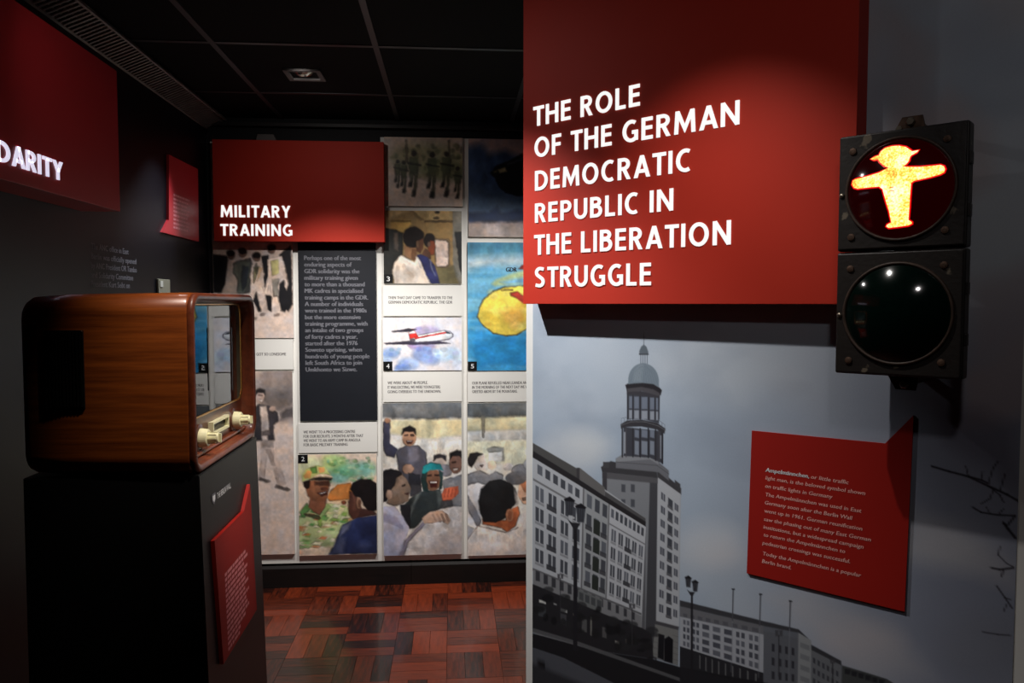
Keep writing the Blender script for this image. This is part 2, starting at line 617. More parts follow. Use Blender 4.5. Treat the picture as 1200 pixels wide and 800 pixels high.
def stroke_mesh(strokes, t, kx, kz, y0, y1):
    """the strokes of one letter as a solid"""
    bm = bmesh.new()
    for pts in strokes:
        closed = len(pts) > 3 and abs(pts[0][0] - pts[-1][0]) < 1e-6 and abs(pts[0][1] - pts[-1][1]) < 1e-6
        P = [Vector(p) for p in (pts[:-1] if closed else pts)]
        P = [p for i, p in enumerate(P) if i == 0 or (p - P[i - 1]).length > 1e-4]
        n = len(P)
        L, R = [], []
        for i in range(n):
            a = P[i - 1] if (i or closed) else None
            b = P[(i + 1) % n] if (i < n - 1 or closed) else None
            d1 = (P[i] - a).normalized() if a is not None else None
            d2 = (b - P[i]).normalized() if b is not None else None
            d = (d1 or d2) if (d1 is None or d2 is None) else (d1 + d2).normalized()
            m = 1.0
            if d1 is not None and d2 is not None:
                m = 1 / max(0.45, d.dot(d1))
            nrm = Vector((-d.y, d.x)) * (t / 2 * m)
            # flat feet and heads for slanted stems
            p, q = P[i] + nrm, P[i] - nrm
            if (d1 is None or d2 is None) and abs(d.y) > 0.5 and abs(d.x) > 0.03 and (P[i].y < 0.001 or P[i].y > 0.999):
                h = t / 2 / abs(d.y)
                sgn = 1 if nrm.x > 0 else -1
                p, q = P[i] + Vector((h * sgn, 0)), P[i] - Vector((h * sgn, 0))
            L.append(p)
            R.append(q)
        rings = []
        for p, q in zip(L, R):
            rings.append([bm.verts.new((v.x * kx, y, v.y * kz)) for v, y in ((p, y0), (q, y0), (q, y1), (p, y1))])
        m = n if closed else n - 1
        for i in range(m):
            A, B = rings[i], rings[(i + 1) % n]
            for j in range(4):
                bm.faces.new((A[j], A[(j + 1) % 4], B[(j + 1) % 4], B[j]))
        if not closed:
            bm.faces.new(rings[0])
            bm.faces.new(rings[-1][::-1])
    bmesh.ops.recalc_face_normals(bm, faces=bm.faces)
    me = bpy.data.meshes.new('letter')
    bm.to_mesh(me)
    bm.free()
    return me


def letters(text, parent, x, z, cap, width, m, y0=-0.004, t=0.175, gap=0.10, space=0.30):
    """each letter of a raised title is a part of its sign"""
    adv, total = [], 0.0
    for ch in text:
        if ch == ' ':
            adv.append(total)
            total += space
            continue
        w, _ = glyph(ch, t)
        adv.append(total)
        g = gap * (0.7 if ch in 'ATY' else 1.0)
        total += w + g
    total -= gap
    kx = width / total
    cache = {}
    for ch, a in zip(text, adv):
        if ch == ' ':
            continue
        if ch not in cache:
            cache[ch] = stroke_mesh(glyph(ch, t)[1], t, kx, cap, y0, 0.0)
            cache[ch].materials.append(m)
        o = bpy.data.objects.new('letter', cache[ch])
        link(o, parent)
        o.location = (x + a * kx, 0, z)


def illegible(rows, y=-0.0006, seed=1):
    """rows of print too small to read: word-long strokes, (x, z, height, width)"""
    rr = random.Random(seed)
    bm = bmesh.new()
    for x, z, h, w in rows:
        p = x
        while p < x + w - h:
            l = min(rr.uniform(1.4, 5.2) * h, x + w - p)
            vs = [bm.verts.new(v) for v in ((p, y, z), (p + l, y, z), (p + l, y, z + h), (p, y, z + h))]
            bm.faces.new(vs)
            p += l + h * 0.55
    me = bpy.data.meshes.new('text')
    bm.to_mesh(me)
    bm.free()
    return me


# ------------------------------------------------------------------ printed pictures
class Art:
    """ink laid on a sheet; xs, zs are the positions of the mesh columns and rows"""

    def __init__(self, xs, ys, base, T=None, k=1.0):
        self.xs, self.ys = np.asarray(xs, float), np.asarray(ys, float)
        self.X, self.Y = np.meshgrid(self.xs, self.ys)
        self.img = np.zeros(self.X.shape + (3,))
        self.img[:] = base
        self.T, self.k = T, k
        self.vary, self.maps, self.count = 0.0, [], 0

    def _tp(self, pts):
        return np.array([self.T(*p) if self.T else p for p in pts], float)

    def _win(self, x0, x1, y0, y1):
        i0, i1 = np.searchsorted(self.xs, (x0, x1))
        asc = self.ys[0] < self.ys[-1]
        ys = self.ys if asc else -self.ys
        a, b = (y0, y1) if asc else (-y1, -y0)
        j0, j1 = np.searchsorted(ys, (a, b))
        return slice(j0, j1), slice(i0, i1)

    def _blend(self, w, cov, col, a):
        c = (cov * a)[..., None]
        col = np.asarray(col, float)
        if self.vary and cov.size > 12:      # a brush never lays an even wash
            self.count += 1
            n = self.maps[self.count % len(self.maps)][w]
            ang = self.count * 2.4
            X, Y = self.X[w], self.Y[w]
            u = (X - X.mean()) / (np.ptp(X) + 1e-9) * cos(ang) + (Y - Y.mean()) / (np.ptp(Y) + 1e-9) * (0.5 + abs(sin(ang)))
            col = col * (1 + self.vary * (n - 0.5) * 2 - self.vary * 0.55 * u)[..., None]
        self.img[w] = self.img[w] * (1 - c) + col * c

    def poly(self, pts, col, a=1.0, soft=0.7, noise=None):
        P = self._tp(pts)
        s = soft * self.k
        w = self._win(P[:, 0].min() - s, P[:, 0].max() + s, P[:, 1].min() - s, P[:, 1].max() + s)
        X, Y = self.X[w], self.Y[w]
        if X.size == 0:
            return
        ins = np.zeros(X.shape, bool)
        d2 = np.full(X.shape, 1e9)
        n = len(P)
        for i in range(n):
            x1, y1 = P[i]
            x2, y2 = P[(i + 1) % n]
            if y1 != y2:
                cr = ((Y < y1) != (Y < y2)) & (X < (x2 - x1) * (Y - y1) / (y2 - y1) + x1)
                ins ^= cr
            dx, dy = x2 - x1, y2 - y1
            L = dx * dx + dy * dy + 1e-12
            t = np.clip(((X - x1) * dx + (Y - y1) * dy) / L, 0, 1)
            d2 = np.minimum(d2, (X - x1 - t * dx) ** 2 + (Y - y1 - t * dy) ** 2)
        sd = np.sqrt(d2) * np.where(ins, 1, -1)
        cov = np.clip(0.5 + sd / (2 * s), 0, 1)
        if noise is not None:
            cov = cov * noise[w]
        self._blend(w, cov, col, a)

    def ell(self, cx, cy, rx, ry, col, a=1.0, soft=0.7, rot=0.0):
        n = 20
        c, s = cos(radians(rot)), sin(radians(rot))
        pts = []
        for i in range(n):
            u, v = rx * cos(2 * pi * i / n), ry * sin(2 * pi * i / n)
            pts.append((cx + u * c - v * s, cy + u * s + v * c))
        self.poly(pts, col, a, soft)

    def line(self, pts, wd, col, a=1.0, soft=0.5):
        P = self._tp(pts)
        r, s = wd * self.k / 2, soft * self.k
        for (x1, y1), (x2, y2) in zip(P, P[1:]):
            m = r + s
            w = self._win(min(x1, x2) - m, max(x1, x2) + m, min(y1, y2) - m, max(y1, y2) + m)
            X, Y = self.X[w], self.Y[w]
            if X.size == 0:
                continue
            dx, dy = x2 - x1, y2 - y1
            t = np.clip(((X - x1) * dx + (Y - y1) * dy) / (dx * dx + dy * dy + 1e-12), 0, 1)
            d = np.sqrt((X - x1 - t * dx) ** 2 + (Y - y1 - t * dy) ** 2)
            self._blend(w, np.clip(0.5 + (r - d) / (2 * s), 0, 1), col, a)

    def fbm(self, scale, seed=0, octv=4, sx=1.0):
        rs = np.random.RandomState(seed)
        out = np.zeros(self.X.shape)
        amp, tot = 1.0, 0.0
        for o in range(octv):
            g = rs.rand(64, 64)
            u, v = self.X / (scale * sx) + 100, self.Y / scale + 100
            i, j = np.floor(u).astype(int), np.floor(v).astype(int)
            fu, fv = u - i, v - j
            fu, fv = fu * fu * (3 - 2 * fu), fv * fv * (3 - 2 * fv)
            q = lambda a, b: g[(j + b) % 64, (i + a) % 64]
            out += amp * ((q(0, 0) * (1 - fu) + q(1, 0) * fu) * (1 - fv) + (q(0, 1) * (1 - fu) + q(1, 1) * fu) * fv)
            tot += amp
            amp *= 0.5
            scale *= 0.5
        return out / tot

    def wash(self, amt, scale, seed=0):
        """uneven pigment of a hand-painted wash"""
        n = self.fbm(scale, seed)
        self.img *= (1 + amt * (n - 0.5) * 2)[..., None]

    def watercolour(self, seed, warp=0.6, edge=0.35, grain=0.07):
        """wandering edges, pigment gathering along them, blooms inside the washes"""
        ny, nx = self.X.shape
        sx, sy = abs(self.xs[1] - self.xs[0]), abs(self.ys[1] - self.ys[0])
        dx = (self.fbm(4.0, seed, 2) - 0.5) * 2 * warp / sx
        dy = (self.fbm(4.0, seed + 1, 2) - 0.5) * 2 * warp / sy
        J, I = np.meshgrid(np.arange(ny), np.arange(nx), indexing='ij')
        I2, J2 = np.clip(I + dx, 0, nx - 1.001), np.clip(J + dy, 0, ny - 1.001)
        i0, j0 = I2.astype(int), J2.astype(int)
        fu, fv = (I2 - i0)[..., None], (J2 - j0)[..., None]
        g = self.img
        self.img = (g[j0, i0] * (1 - fu) + g[j0, i0 + 1] * fu) * (1 - fv) + (g[j0 + 1, i0] * (1 - fu) + g[j0 + 1, i0 + 1] * fu) * fv
        lum = self.img.mean(-1)
        gy, gx_ = np.gradient(lum)
        e = np.clip(np.hypot(gx_, gy) / 26.0, 0, 1) * np.clip(self.fbm(7, seed + 2, 3) * 2.4 - 0.5, 0, 1)
        n = 1 + grain * (self.fbm(3.0, seed + 3, 2) - 0.5) * 2 + 1.3 * grain * (self.fbm(11.0, seed + 4, 4) - 0.5) * 2
        self.img *= ((1 - edge * e) * n)[..., None]
        tint = (self.fbm(8.0, seed + 5, 3) - 0.5)[..., None]
        self.img *= 1 + tint * np.array((0.10, 0.0, -0.12))

    def mesh(self, fx, fz, gain=1.0):
        """grid sheet at y = 0, world x = fx(col), z = fz(row)"""
        ny, nx = self.X.shape
        c = np.clip(self.img, 0, 255) / 255.0
        l = np.where(c <= 0.04045, c / 12.92, ((c + 0.055) / 1.055) ** 2.4) * gain
        l = np.clip(l, 0, 0.92)
        co = np.zeros((ny, nx, 3), np.float32)
        co[..., 0] = fx(self.X)
        co[..., 2] = fz(self.Y)
        idx = np.arange(ny * nx).reshape(ny, nx)
        q = np.stack([idx[:-1, :-1], idx[1:, :-1], idx[1:, 1:], idx[:-1, 1:]], -1).reshape(-1, 4)
        me = bpy.data.meshes.new('print')
        me.vertices.add(ny * nx)
        me.vertices.foreach_set('co', co.ravel())
        nq = len(q)
        me.loops.add(nq * 4)
        me.loops.foreach_set('vertex_index', q.ravel().astype(np.int32))
        me.polygons.add(nq)
        me.polygons.foreach_set('loop_start', np.arange(0, nq * 4, 4, dtype=np.int32))
        me.update(calc_edges=True)
        at = me.color_attributes.new('ink', 'FLOAT_COLOR', 'POINT')
        rgba = np.ones((ny * nx, 4), np.float32)
        rgba[:, :3] = l.reshape(-1, 3)
        at.data.foreach_set('color', rgba.ravel())
        return me


# ================================================================== THE SETTING
X1, Y0 = 3.0, -2.2                           # far right and rear limits of the gallery
fl = struct('floor', box((XL - 0.1, Y0 - 0.1, -0.10), (X1 + 0.1, YB + 0.1, -0.012)), M['floor'], 'red-brown parquet floor laid in basket-weave blocks')
struct('wall_left', box((XL - 0.1, Y0 - 0.1, 0.0), (XL, YB + 0.1, ZC)), M['black_wall'], 'black satin wall on the left')
struct('wall_back', box((XL, YB, 0.0), (X1, YB + 0.1, ZC)), M['dark_wall'], 'dark wall behind the picture panels')
struct('wall_right', box((X1, Y0 - 0.1, 0.0), (X1 + 0.1, YB + 0.1, ZC)), M['dark_wall'], 'dark wall far behind the partition')
struct('wall_front', box((XL, Y0 - 0.1, 0.0), (X1, Y0, ZC)), M['dark_wall'], 'dark wall behind the viewer')
ce = struct('ceiling', box((XL - 0.1, Y0 - 0.1, ZC + 0.012), (X1 + 0.1, YB + 0.1, ZC + 0.1)), M['ceiling'], 'black suspended tile ceiling with thin grid bars')

# ceiling grid: measured from the two long bars and the two cross bars in view
zc_p, zc_n = (0, 0, ZC), (0, 0, 1)
bx0 = hit(250, 51, zc_p, zc_n).x
bx1 = hit(440, 53, zc_p, zc_n).x
dx = bx1 - bx0
by0 = hit(400, 53, zc_p, zc_n).y
by1 = hit(400, 110, zc_p, zc_n).y
dy = by1 - by0
xs_t = [bx0 + dx * k for k in range(-1, 8)]
ys_t = [by0 + dy * k for k in range(-8, 4)]
tile_me = {}
for i, x in enumerate(xs_t[:-1]):
    for j, y in enumerate(ys_t[:-1]):
        lo = [max(x + 0.011, XL + 0.002), max(y + 0.011, Y0 + 0.002)]
        hi = [min(x + dx - 0.011, X1 - 0.002), min(y + dy - 0.011, YB - 0.002)]
        if hi[0] - lo[0] < 0.03 or hi[1] - lo[1] < 0.03:
            continue
        key = (round(hi[0] - lo[0], 3), round(hi[1] - lo[1], 3))
        if key not in tile_me:
            b = box((0, 0, 0), (key[0], key[1], 0.012))
            me = bpy.data.meshes.new('ceiling_tile')
            b.to_mesh(me)
            b.free()
            me.materials.append(M['ceiling'])
            tile_me[key] = me
        o = bpy.data.objects.new('ceiling_tile', tile_me[key])
        link(o, ce)
        o.location = (lo[0], lo[1], ZC + 0.0)
for x in xs_t:
    if XL < x < X1:
        obj('grid_bar', box((x - 0.011, Y0 + 0.002, ZC - 0.004), (x + 0.011, YB - 0.002, ZC + 0.011)), M['tbar'], ce)
for y in ys_t:
    if Y0 < y < YB:
        obj('grid_bar', box((XL + 0.002, y - 0.011, ZC - 0.003), (X1 - 0.002, y + 0.011, ZC + 0.011)), M['tbar'], ce)

# partition board at 45 degrees, white, the mural is printed on a sheet laid over it
part = struct('wall_partition', box((0, 0, 0), (1.42, 0.05, ZC - 0.005)), M['white_edge'], 'white partition board set at an angle on the right')
part.location = PO
part.rotation_euler = (0, 0, PAZ)

# skirting under the picture wall: two lengths with a joint
jx = on_back(482, 672, 0.02)[0]
for nm, a, b_ in (('baseboard_back', XL + 0.001, jx - 0.001), ('baseboard_back.001', jx + 0.001, 1.6)):
    pts = [(0.0, 0.0), (0.0, 0.118), (-0.010, 0.118), (-0.020, 0.104), (-0.020, 0.0)]
    bm = bmesh.new()
    A = [bm.verts.new((a, YB + p, z)) for p, z in pts]
    B = [bm.verts.new((b_, YB + p, z)) for p, z in pts]
    bm.faces.new(A)
    bm.faces.new(B[::-1])
    for i in range(5):
        bm.faces.new((A[i], A[(i + 1) % 5], B[(i + 1) % 5], B[i]))
    struct('baseboard_back', bm, M['skirting'], 'dark brown skirting board under the picture wall')
struct('baseboard_left', box((XL, Y0, 0), (XL + 0.012, YB - 0.022, 0.09)), M['skirting'], 'dark skirting board along the black left wall')
struct('trim_1', box((XL + 0.001, YB - 0.024, 0.118), (XL + 0.012, YB - 0.001, 2.44)), M['tbar'], 'thin grey corner strip beside the picture wall')

# ---- parquet: blocks of three strips, turned block by block
TS = 0.235
fx0 = hit(524, 740, (0, 0, 0), (0, 0, 1)).x
fy0 = hit(470, 717, (0, 0, 0), (0, 0, 1)).y
strips, rest = [], []
W3 = TS / 3
for i in range(-8, 14):
    for j in range(-30, 4):
        x, y = fx0 + i * TS, fy0 + j * TS
        for k in range(3):
            if (i + j) % 2 == 0:
                r = [x, x + TS, y + k * W3, y + (k + 1) * W3]
            else:
                r = [x + k * W3, x + (k + 1) * W3, y, y + TS]
            full = True
            c = [max(r[0], XL + 0.001), min(r[1], X1 - 0.001), max(r[2], Y0 + 0.001), min(r[3], YB - 0.021)]
            if c[1] - c[0] < 0.01 or c[3] - c[2] < 0.01:
                continue
            cx, cy = (c[0] + c[1]) / 2, (c[2] + c[3]) / 2
            seen = -0.95 < cx < 0.50 and 2.85 < cy < YB
            strips.append((0 if seen else 1, (cx + 0.3) ** 2 + (cy - 3.6) ** 2, c))
strips.sort(key=lambda t: (t[0], t[1]))
me_cache = {}
for n, (s_, d_, c) in enumerate(strips):
    w, d = c[1] - c[0], c[3] - c[2]
    if n < 290:
        key = (round(max(w, d), 3), round(min(w, d), 3))
        if key not in me_cache:
            b = box((-key[0] / 2 + 0.0006, -key[1] / 2 + 0.0006, -0.012), (key[0] / 2 - 0.0006, key[1] / 2 - 0.0006, 0.0))
            me = bpy.data.meshes.new('parquet_strip')
            b.to_mesh(me)
            b.free()
            me.materials.append(M['parquet'])
            me_cache[key] = me
        o = bpy.data.objects.new('parquet_strip', me_cache[key])
        link(o, fl)
        o.location = ((c[0] + c[1]) / 2, (c[2] + c[3]) / 2, random.uniform(-0.0004, 0.0))
        if d > w:
            o.rotation_euler = (0, 0, pi / 2)
    else:
        rest.append(c)
bm = bmesh.new()
for c in rest:
    box((c[0] + 0.0006, c[2] + 0.0006, -0.012), (c[1] - 0.0006, c[3] - 0.0006, 0.0), bm)
o = obj('parquet_remainder', bm, M['parquet_rest'], fl)
o['kind'] = 'stuff'

# ================================================================== THE PICTURE WALL
BT = 0.010                                   # thickness of the white backing board
bx_l, bz_t = on_back(250, 164)
_, bz_b = on_back(450, 657, BT)
bl_, bm_ = XL + 0.014, on_back(446, 200, BT)[0]
bb = obj('backing_board', slab([(bl_, bz_b), (1.05, bz_b), (1.05, 2.438), (bm_, 2.438), (bm_, 2.40), (bl_, 2.40)], YB - BT, YB - 0.0005), M['board'])
tag(bb, 'large white backing board carrying the rows of picture panels', 'board')

PT = 0.016                                   # thickness of the mounted panels


def mount(name, label, cat, px, front=None, group=None):
    """a panel measured as (left, top, right, bottom) on the picture wall; returns the thing, its size and its art grid"""
    l, t, r, b = px
    x0, z1 = on_back(l, (t + b) / 2, BT + PT)[0], on_back((l + r) / 2, t, BT + PT)[1]
    x1, z0 = on_back(r, (t + b) / 2, BT + PT)[0], on_back((l + r) / 2, b, BT + PT)[1]
    th = thing(name, label, cat, (x0, YB - BT - PT, z0), 0, group)
    w, h = x1 - x0, z1 - z0
    obj('mount_board', box((0, 0.0008, 0), (w, PT - 0.0004, h)), front or M['board'], th)
    return th, w, h


def picture(name, label, px, base, paint, group='painted picture panels', step=0.8, gain=1.1, tagno=None, wc=None):
    th, w, h = mount(name, label, 'picture', px, None, group)
    l, t, r, b = px
    nx, ny = max(8, int((r - l) / step)), max(8, int((b - t) / step))
    art = Art(np.linspace(l, r, nx), np.linspace(t, b, ny), base)
    art.maps = [art.fbm(sc_, 40 + k_, 3, sx_) for k_, (sc_, sx_) in enumerate(((9, 1), (14, 0.5), (20, 1), (12, 2.0), (16, 0.7)))]
    art.vary = 0.24
    paint(art)
    art.watercolour(len(label), *(wc or ()))
    me = art.mesh(lambda X: (X - l) / (r - l) * w, lambda Y: h - (Y - t) / (b - t) * h, gain)
    obj('painting', me, M['print'], th)
    if tagno:
        kx, kz = w / (r - l), h / (b - t)
        no, tl, tt, tr, tb = tagno
        p = obj('number_tag', box(((tl - l) * kx, -0.0012, h - (tb - t) * kz), ((tr - l) * kx, 0.0006, h - (tt - t) * kz)), M['tag'], th)
        cx, cz = ((tl + tr) / 2 - l) * kx, h - ((tt + tb) / 2 - t) * kz
        obj('digit', text_lines([(no, cx - 0.008, cz - 0.012, 0.024, 0.017)], y=-0.0018, res=3), M['ink_white'], p)
    return th, w, h


def caption(label, px, rows, group='white caption panels'):
    """rows: (text, left px, baseline px, right px)"""
    th, w, h = mount('caption_panel', label, 'caption', px, None, group)
    l, t, r, b = px
    kx, kz = w / (r - l), h / (b - t)
    obj('printed_text', text_lines([(s, (a - l) * kx, h - (y - t) * kz, 3.3 * kz, (e - a) * kx) for s, a, y, e in rows], y=0.0004, bold=0.06), M['ink_dark'], th)
    return th


def Z(ox, oy, sc):
    """coordinates read off an enlarged detail"""
    return lambda pts: [(ox + x / sc, oy + y / sc) for x, y in pts]


# ---- column one
def art_four_men(a):
    q = Z(250, 285, 6.957)
    P = lambda pts, c, al=1.0, s=0.9: a.poly(q(pts), c, al, s)
    E_ = lambda x, y, rx, ry, c, al=1.0, s=0.8: a.ell(*q([(x, y)])[0], rx / 6.957, ry / 6.957, c, al, s)
    K = (26, 25, 28)
    skin, pale = (120, 92, 80), (214, 192, 178)
    P([(0, 90), (112, 108), (116, 160), (92, 330), (62, 398), (0, 398)], K)
    P([(180, 150), (300, 120), (330, 200), (300, 400), (200, 410)], (70, 70, 68))
    P([(540, 90), (634, 15), (640, 490), (606, 556), (590, 540), (575, 556), (548, 545), (530, 440), (540, 200)], K)
    P([(395, 105), (452, 95), (446, 262), (418, 352), (398, 240)], K)
    P([(345, 390), (388, 556), (362, 552), (322, 468)], K, 1, 0.6)
    P([(425, 420), (468, 430), (470, 556), (440, 540)], K, 1, 0.6)
    P([(125, 140), (182, 130), (204, 210), (196, 408), (62, 398), (96, 330), (112, 215)], pale)
    P([(165, 160), (218, 140), (300, 150), (302, 290), (246, 402), (190, 405), (200, 300), (160, 230)], (88, 92, 84), 0.9)
    P([(236, 180), (290, 190), (270, 330), (236, 390), (222, 300)], (40, 44, 52), 0.8)
    P([(310, 168), (400, 165), (418, 250), (390, 320), (442, 560), (388, 584), (345, 390), (318, 470), (330, 560), (300, 600), (286, 560), (300, 330), (296, 250)], pale)
    P([(330, 190), (372, 190), (352, 260), (326, 320)], (122, 118, 78), 0.8)
    P([(370, 190), (400, 200), (380, 270), (352, 300)], (190, 150, 110), 0.7)
    P([(440, 130), (562, 98), (592, 200), (612, 320), (596, 382), (580, 350), (572, 300), (540, 330), (520, 432), (470, 425), (455, 300), (432, 420), (410, 400), (448, 280)], pale)
    P([(468, 140), (532, 128), (532, 240), (478, 262)], (176, 168, 104), 0.85)
    P([(480, 290), (532, 288), (522, 430), (486, 436)], (128, 122, 112), 0.85)
    P([(470, 430), (520, 432), (560, 580), (510, 594), (482, 600)], pale)
    for x, y in ((145, 95), (240, 78), (355, 112), (478, 48)):
        E_(x, y, 30, 34, skin)
        E_(x, y - 16, 32, 24, (22, 18, 18))
    E_(350, 205, 10, 46, (60, 58, 50), 0.7)
    for x, y in ((325, 612), (395, 580), (510, 582)):
        P([(x - 20, y - 6), (x + 22, y - 10), (x + 14, y + 6), (x - 18, y + 8)], (120, 100, 92), 0.7)


picture('picture_panel', 'painting of four standing men against black, above the wood cabinet', (250, 240, 343, 396), (206, 186, 174), art_four_men)
caption('white caption under the painting of four men, partly hidden', (250, 397.5, 343.5, 433), [('WHAT WE SAID THEN I GOT SO LONESOME', 258, 416.5, 335)])


def art_lone_man(a):
    q = Z(295, 435, 3.636)
    P = lambda pts, c, al=1.0, s=1.0: a.poly(q(pts), c, al, s)
    E_ = lambda x, y, rx, ry, c, al=1.0, s=0.8: a.ell(*q([(x, y)])[0], rx / 3.636, ry / 3.636, c, al, s)
    E_(120, 66, 100, 112, (122, 110, 106), 0.85, 7)
    E_(120, 96, 60, 56, (96, 88, 85), 0.7, 6)
    E_(120, 60, 40, 30, (150, 136, 128), 0.5, 4)
    P([(128, 178), (150, 160), (196, 152), (196, 196), (150, 200), (126, 206)], (64, 58, 58), 0.85, 2.2)
    P([(112, 200), (190, 188), (190, 215), (130, 215)], (120, 108, 104), 0.6, 3)
    P([(40, 290), (95, 288), (112, 380), (146, 478), (112, 490), (84, 390), (70, 340), (58, 400), (52, 462), (28, 452), (38, 380)], (186, 166, 156))
    P([(40, 295), (95, 290), (90, 320), (45, 322)], (140, 126, 118), 0.8, 1.6)
    P([(60, 330), (80, 330), (98, 400), (84, 395)], (140, 124, 116), 0.7, 1.4)
    P([(8, 160), (34, 140), (78, 145), (112, 178), (118, 210), (94, 228), (96, 290), (72, 292), (66, 200), (40, 200), (44, 292), (14, 290)], (58, 54, 58))
    P([(36, 146), (66, 146), (74, 196), (78, 252), (46, 254), (38, 190)], (206, 188, 178))
    P([(48, 180), (66, 178), (70, 240), (52, 244)], (176, 160, 152), 0.7, 1.2)
    P([(44, 254), (78, 252), (80, 270), (44, 272)], (90, 80, 78), 0.9)
    E_(92, 160, 14, 12, (160, 138, 128))
    E_(41, 106, 19, 30, (198, 172, 160))
    P([(20, 100), (22, 82), (40, 72), (60, 80), (62, 100), (56, 90), (30, 92)], (36, 32, 32))
    P([(32, 98), (50, 98), (50, 102), (32, 102)], (70, 56, 52))
    P([(34, 122), (50, 120), (46, 130)], (238, 226, 220))
    P([(34, 452), (76, 468), (60, 470), (30, 460)], (56, 50, 48), 0.9, 1.2)
    P([(104, 484), (160, 504), (150, 508), (100, 492)], (56, 50, 48), 0.9, 1.2)


picture('picture_panel', 'grey painting of a lone man walking in a dark jacket', (250, 435, 344, 650), (204, 184, 173), art_lone_man)

# ---- column two
th, w, h = mount('text_panel', 'tall black panel with grey paragraph on military training', 'text panel', (350, 240, 441, 493), M['panel_black'])
rows = [('Perhaps one of the most', 357, 304, 423), ('enduring aspects of', 357, 311.6, 412), ('GDR solidarity was the', 357, 319.4, 421),
        ('military training given', 357, 327, 419), ('to more than a thousand', 357, 334.6, 427), ('MK cadres in specialised', 357, 342.2, 425),
        ('training camps in the GDR.', 357, 350, 431), ('A number of individuals', 357, 357.6, 425), ('were trained in the 1980s', 357, 365.2, 429),
        ('but the more extensive', 357, 373, 422), ('training programme, with', 357, 380.6, 430), ('an intake of two groups', 357, 388.2, 425),
        ('of forty cadres a year,', 357, 396, 418), ('started after the 1976', 357, 403.6, 418), ('Soweto uprising, when', 357, 411.2, 423),
        ('hundreds of young people', 357, 419, 432), ('left South Africa to join', 357, 426.6, 423), ('Umkhonto we Sizwe.', 357, 434.4, 417)]
kx, kz = w / 91, h / 253
txt = text_lines([(s, (a - 350) * kx, h - (y - 240) * kz, 5.0 * kz, (e - a) * kx) for s, a, y, e in rows], y=0.0002, bold=0.16)
obj('printed_text', txt, M['ink_grey'], th)
caption('white caption with four lines below the black text panel', (350, 495, 442, 530),
        [('WE WENT TO A PROCESSING CENTRE', 355.5, 507.3, 416), ('FOR OUR RECRUITS. 3 MONTHS AFTER THAT', 355.5, 512.3, 425.5),
         ('WE WENT TO AN ARMY CAMP IN ANGOLA', 355.5, 517.3, 422), ('FOR BASIC MILITARY TRAINING', 355.5, 522.2, 407)])


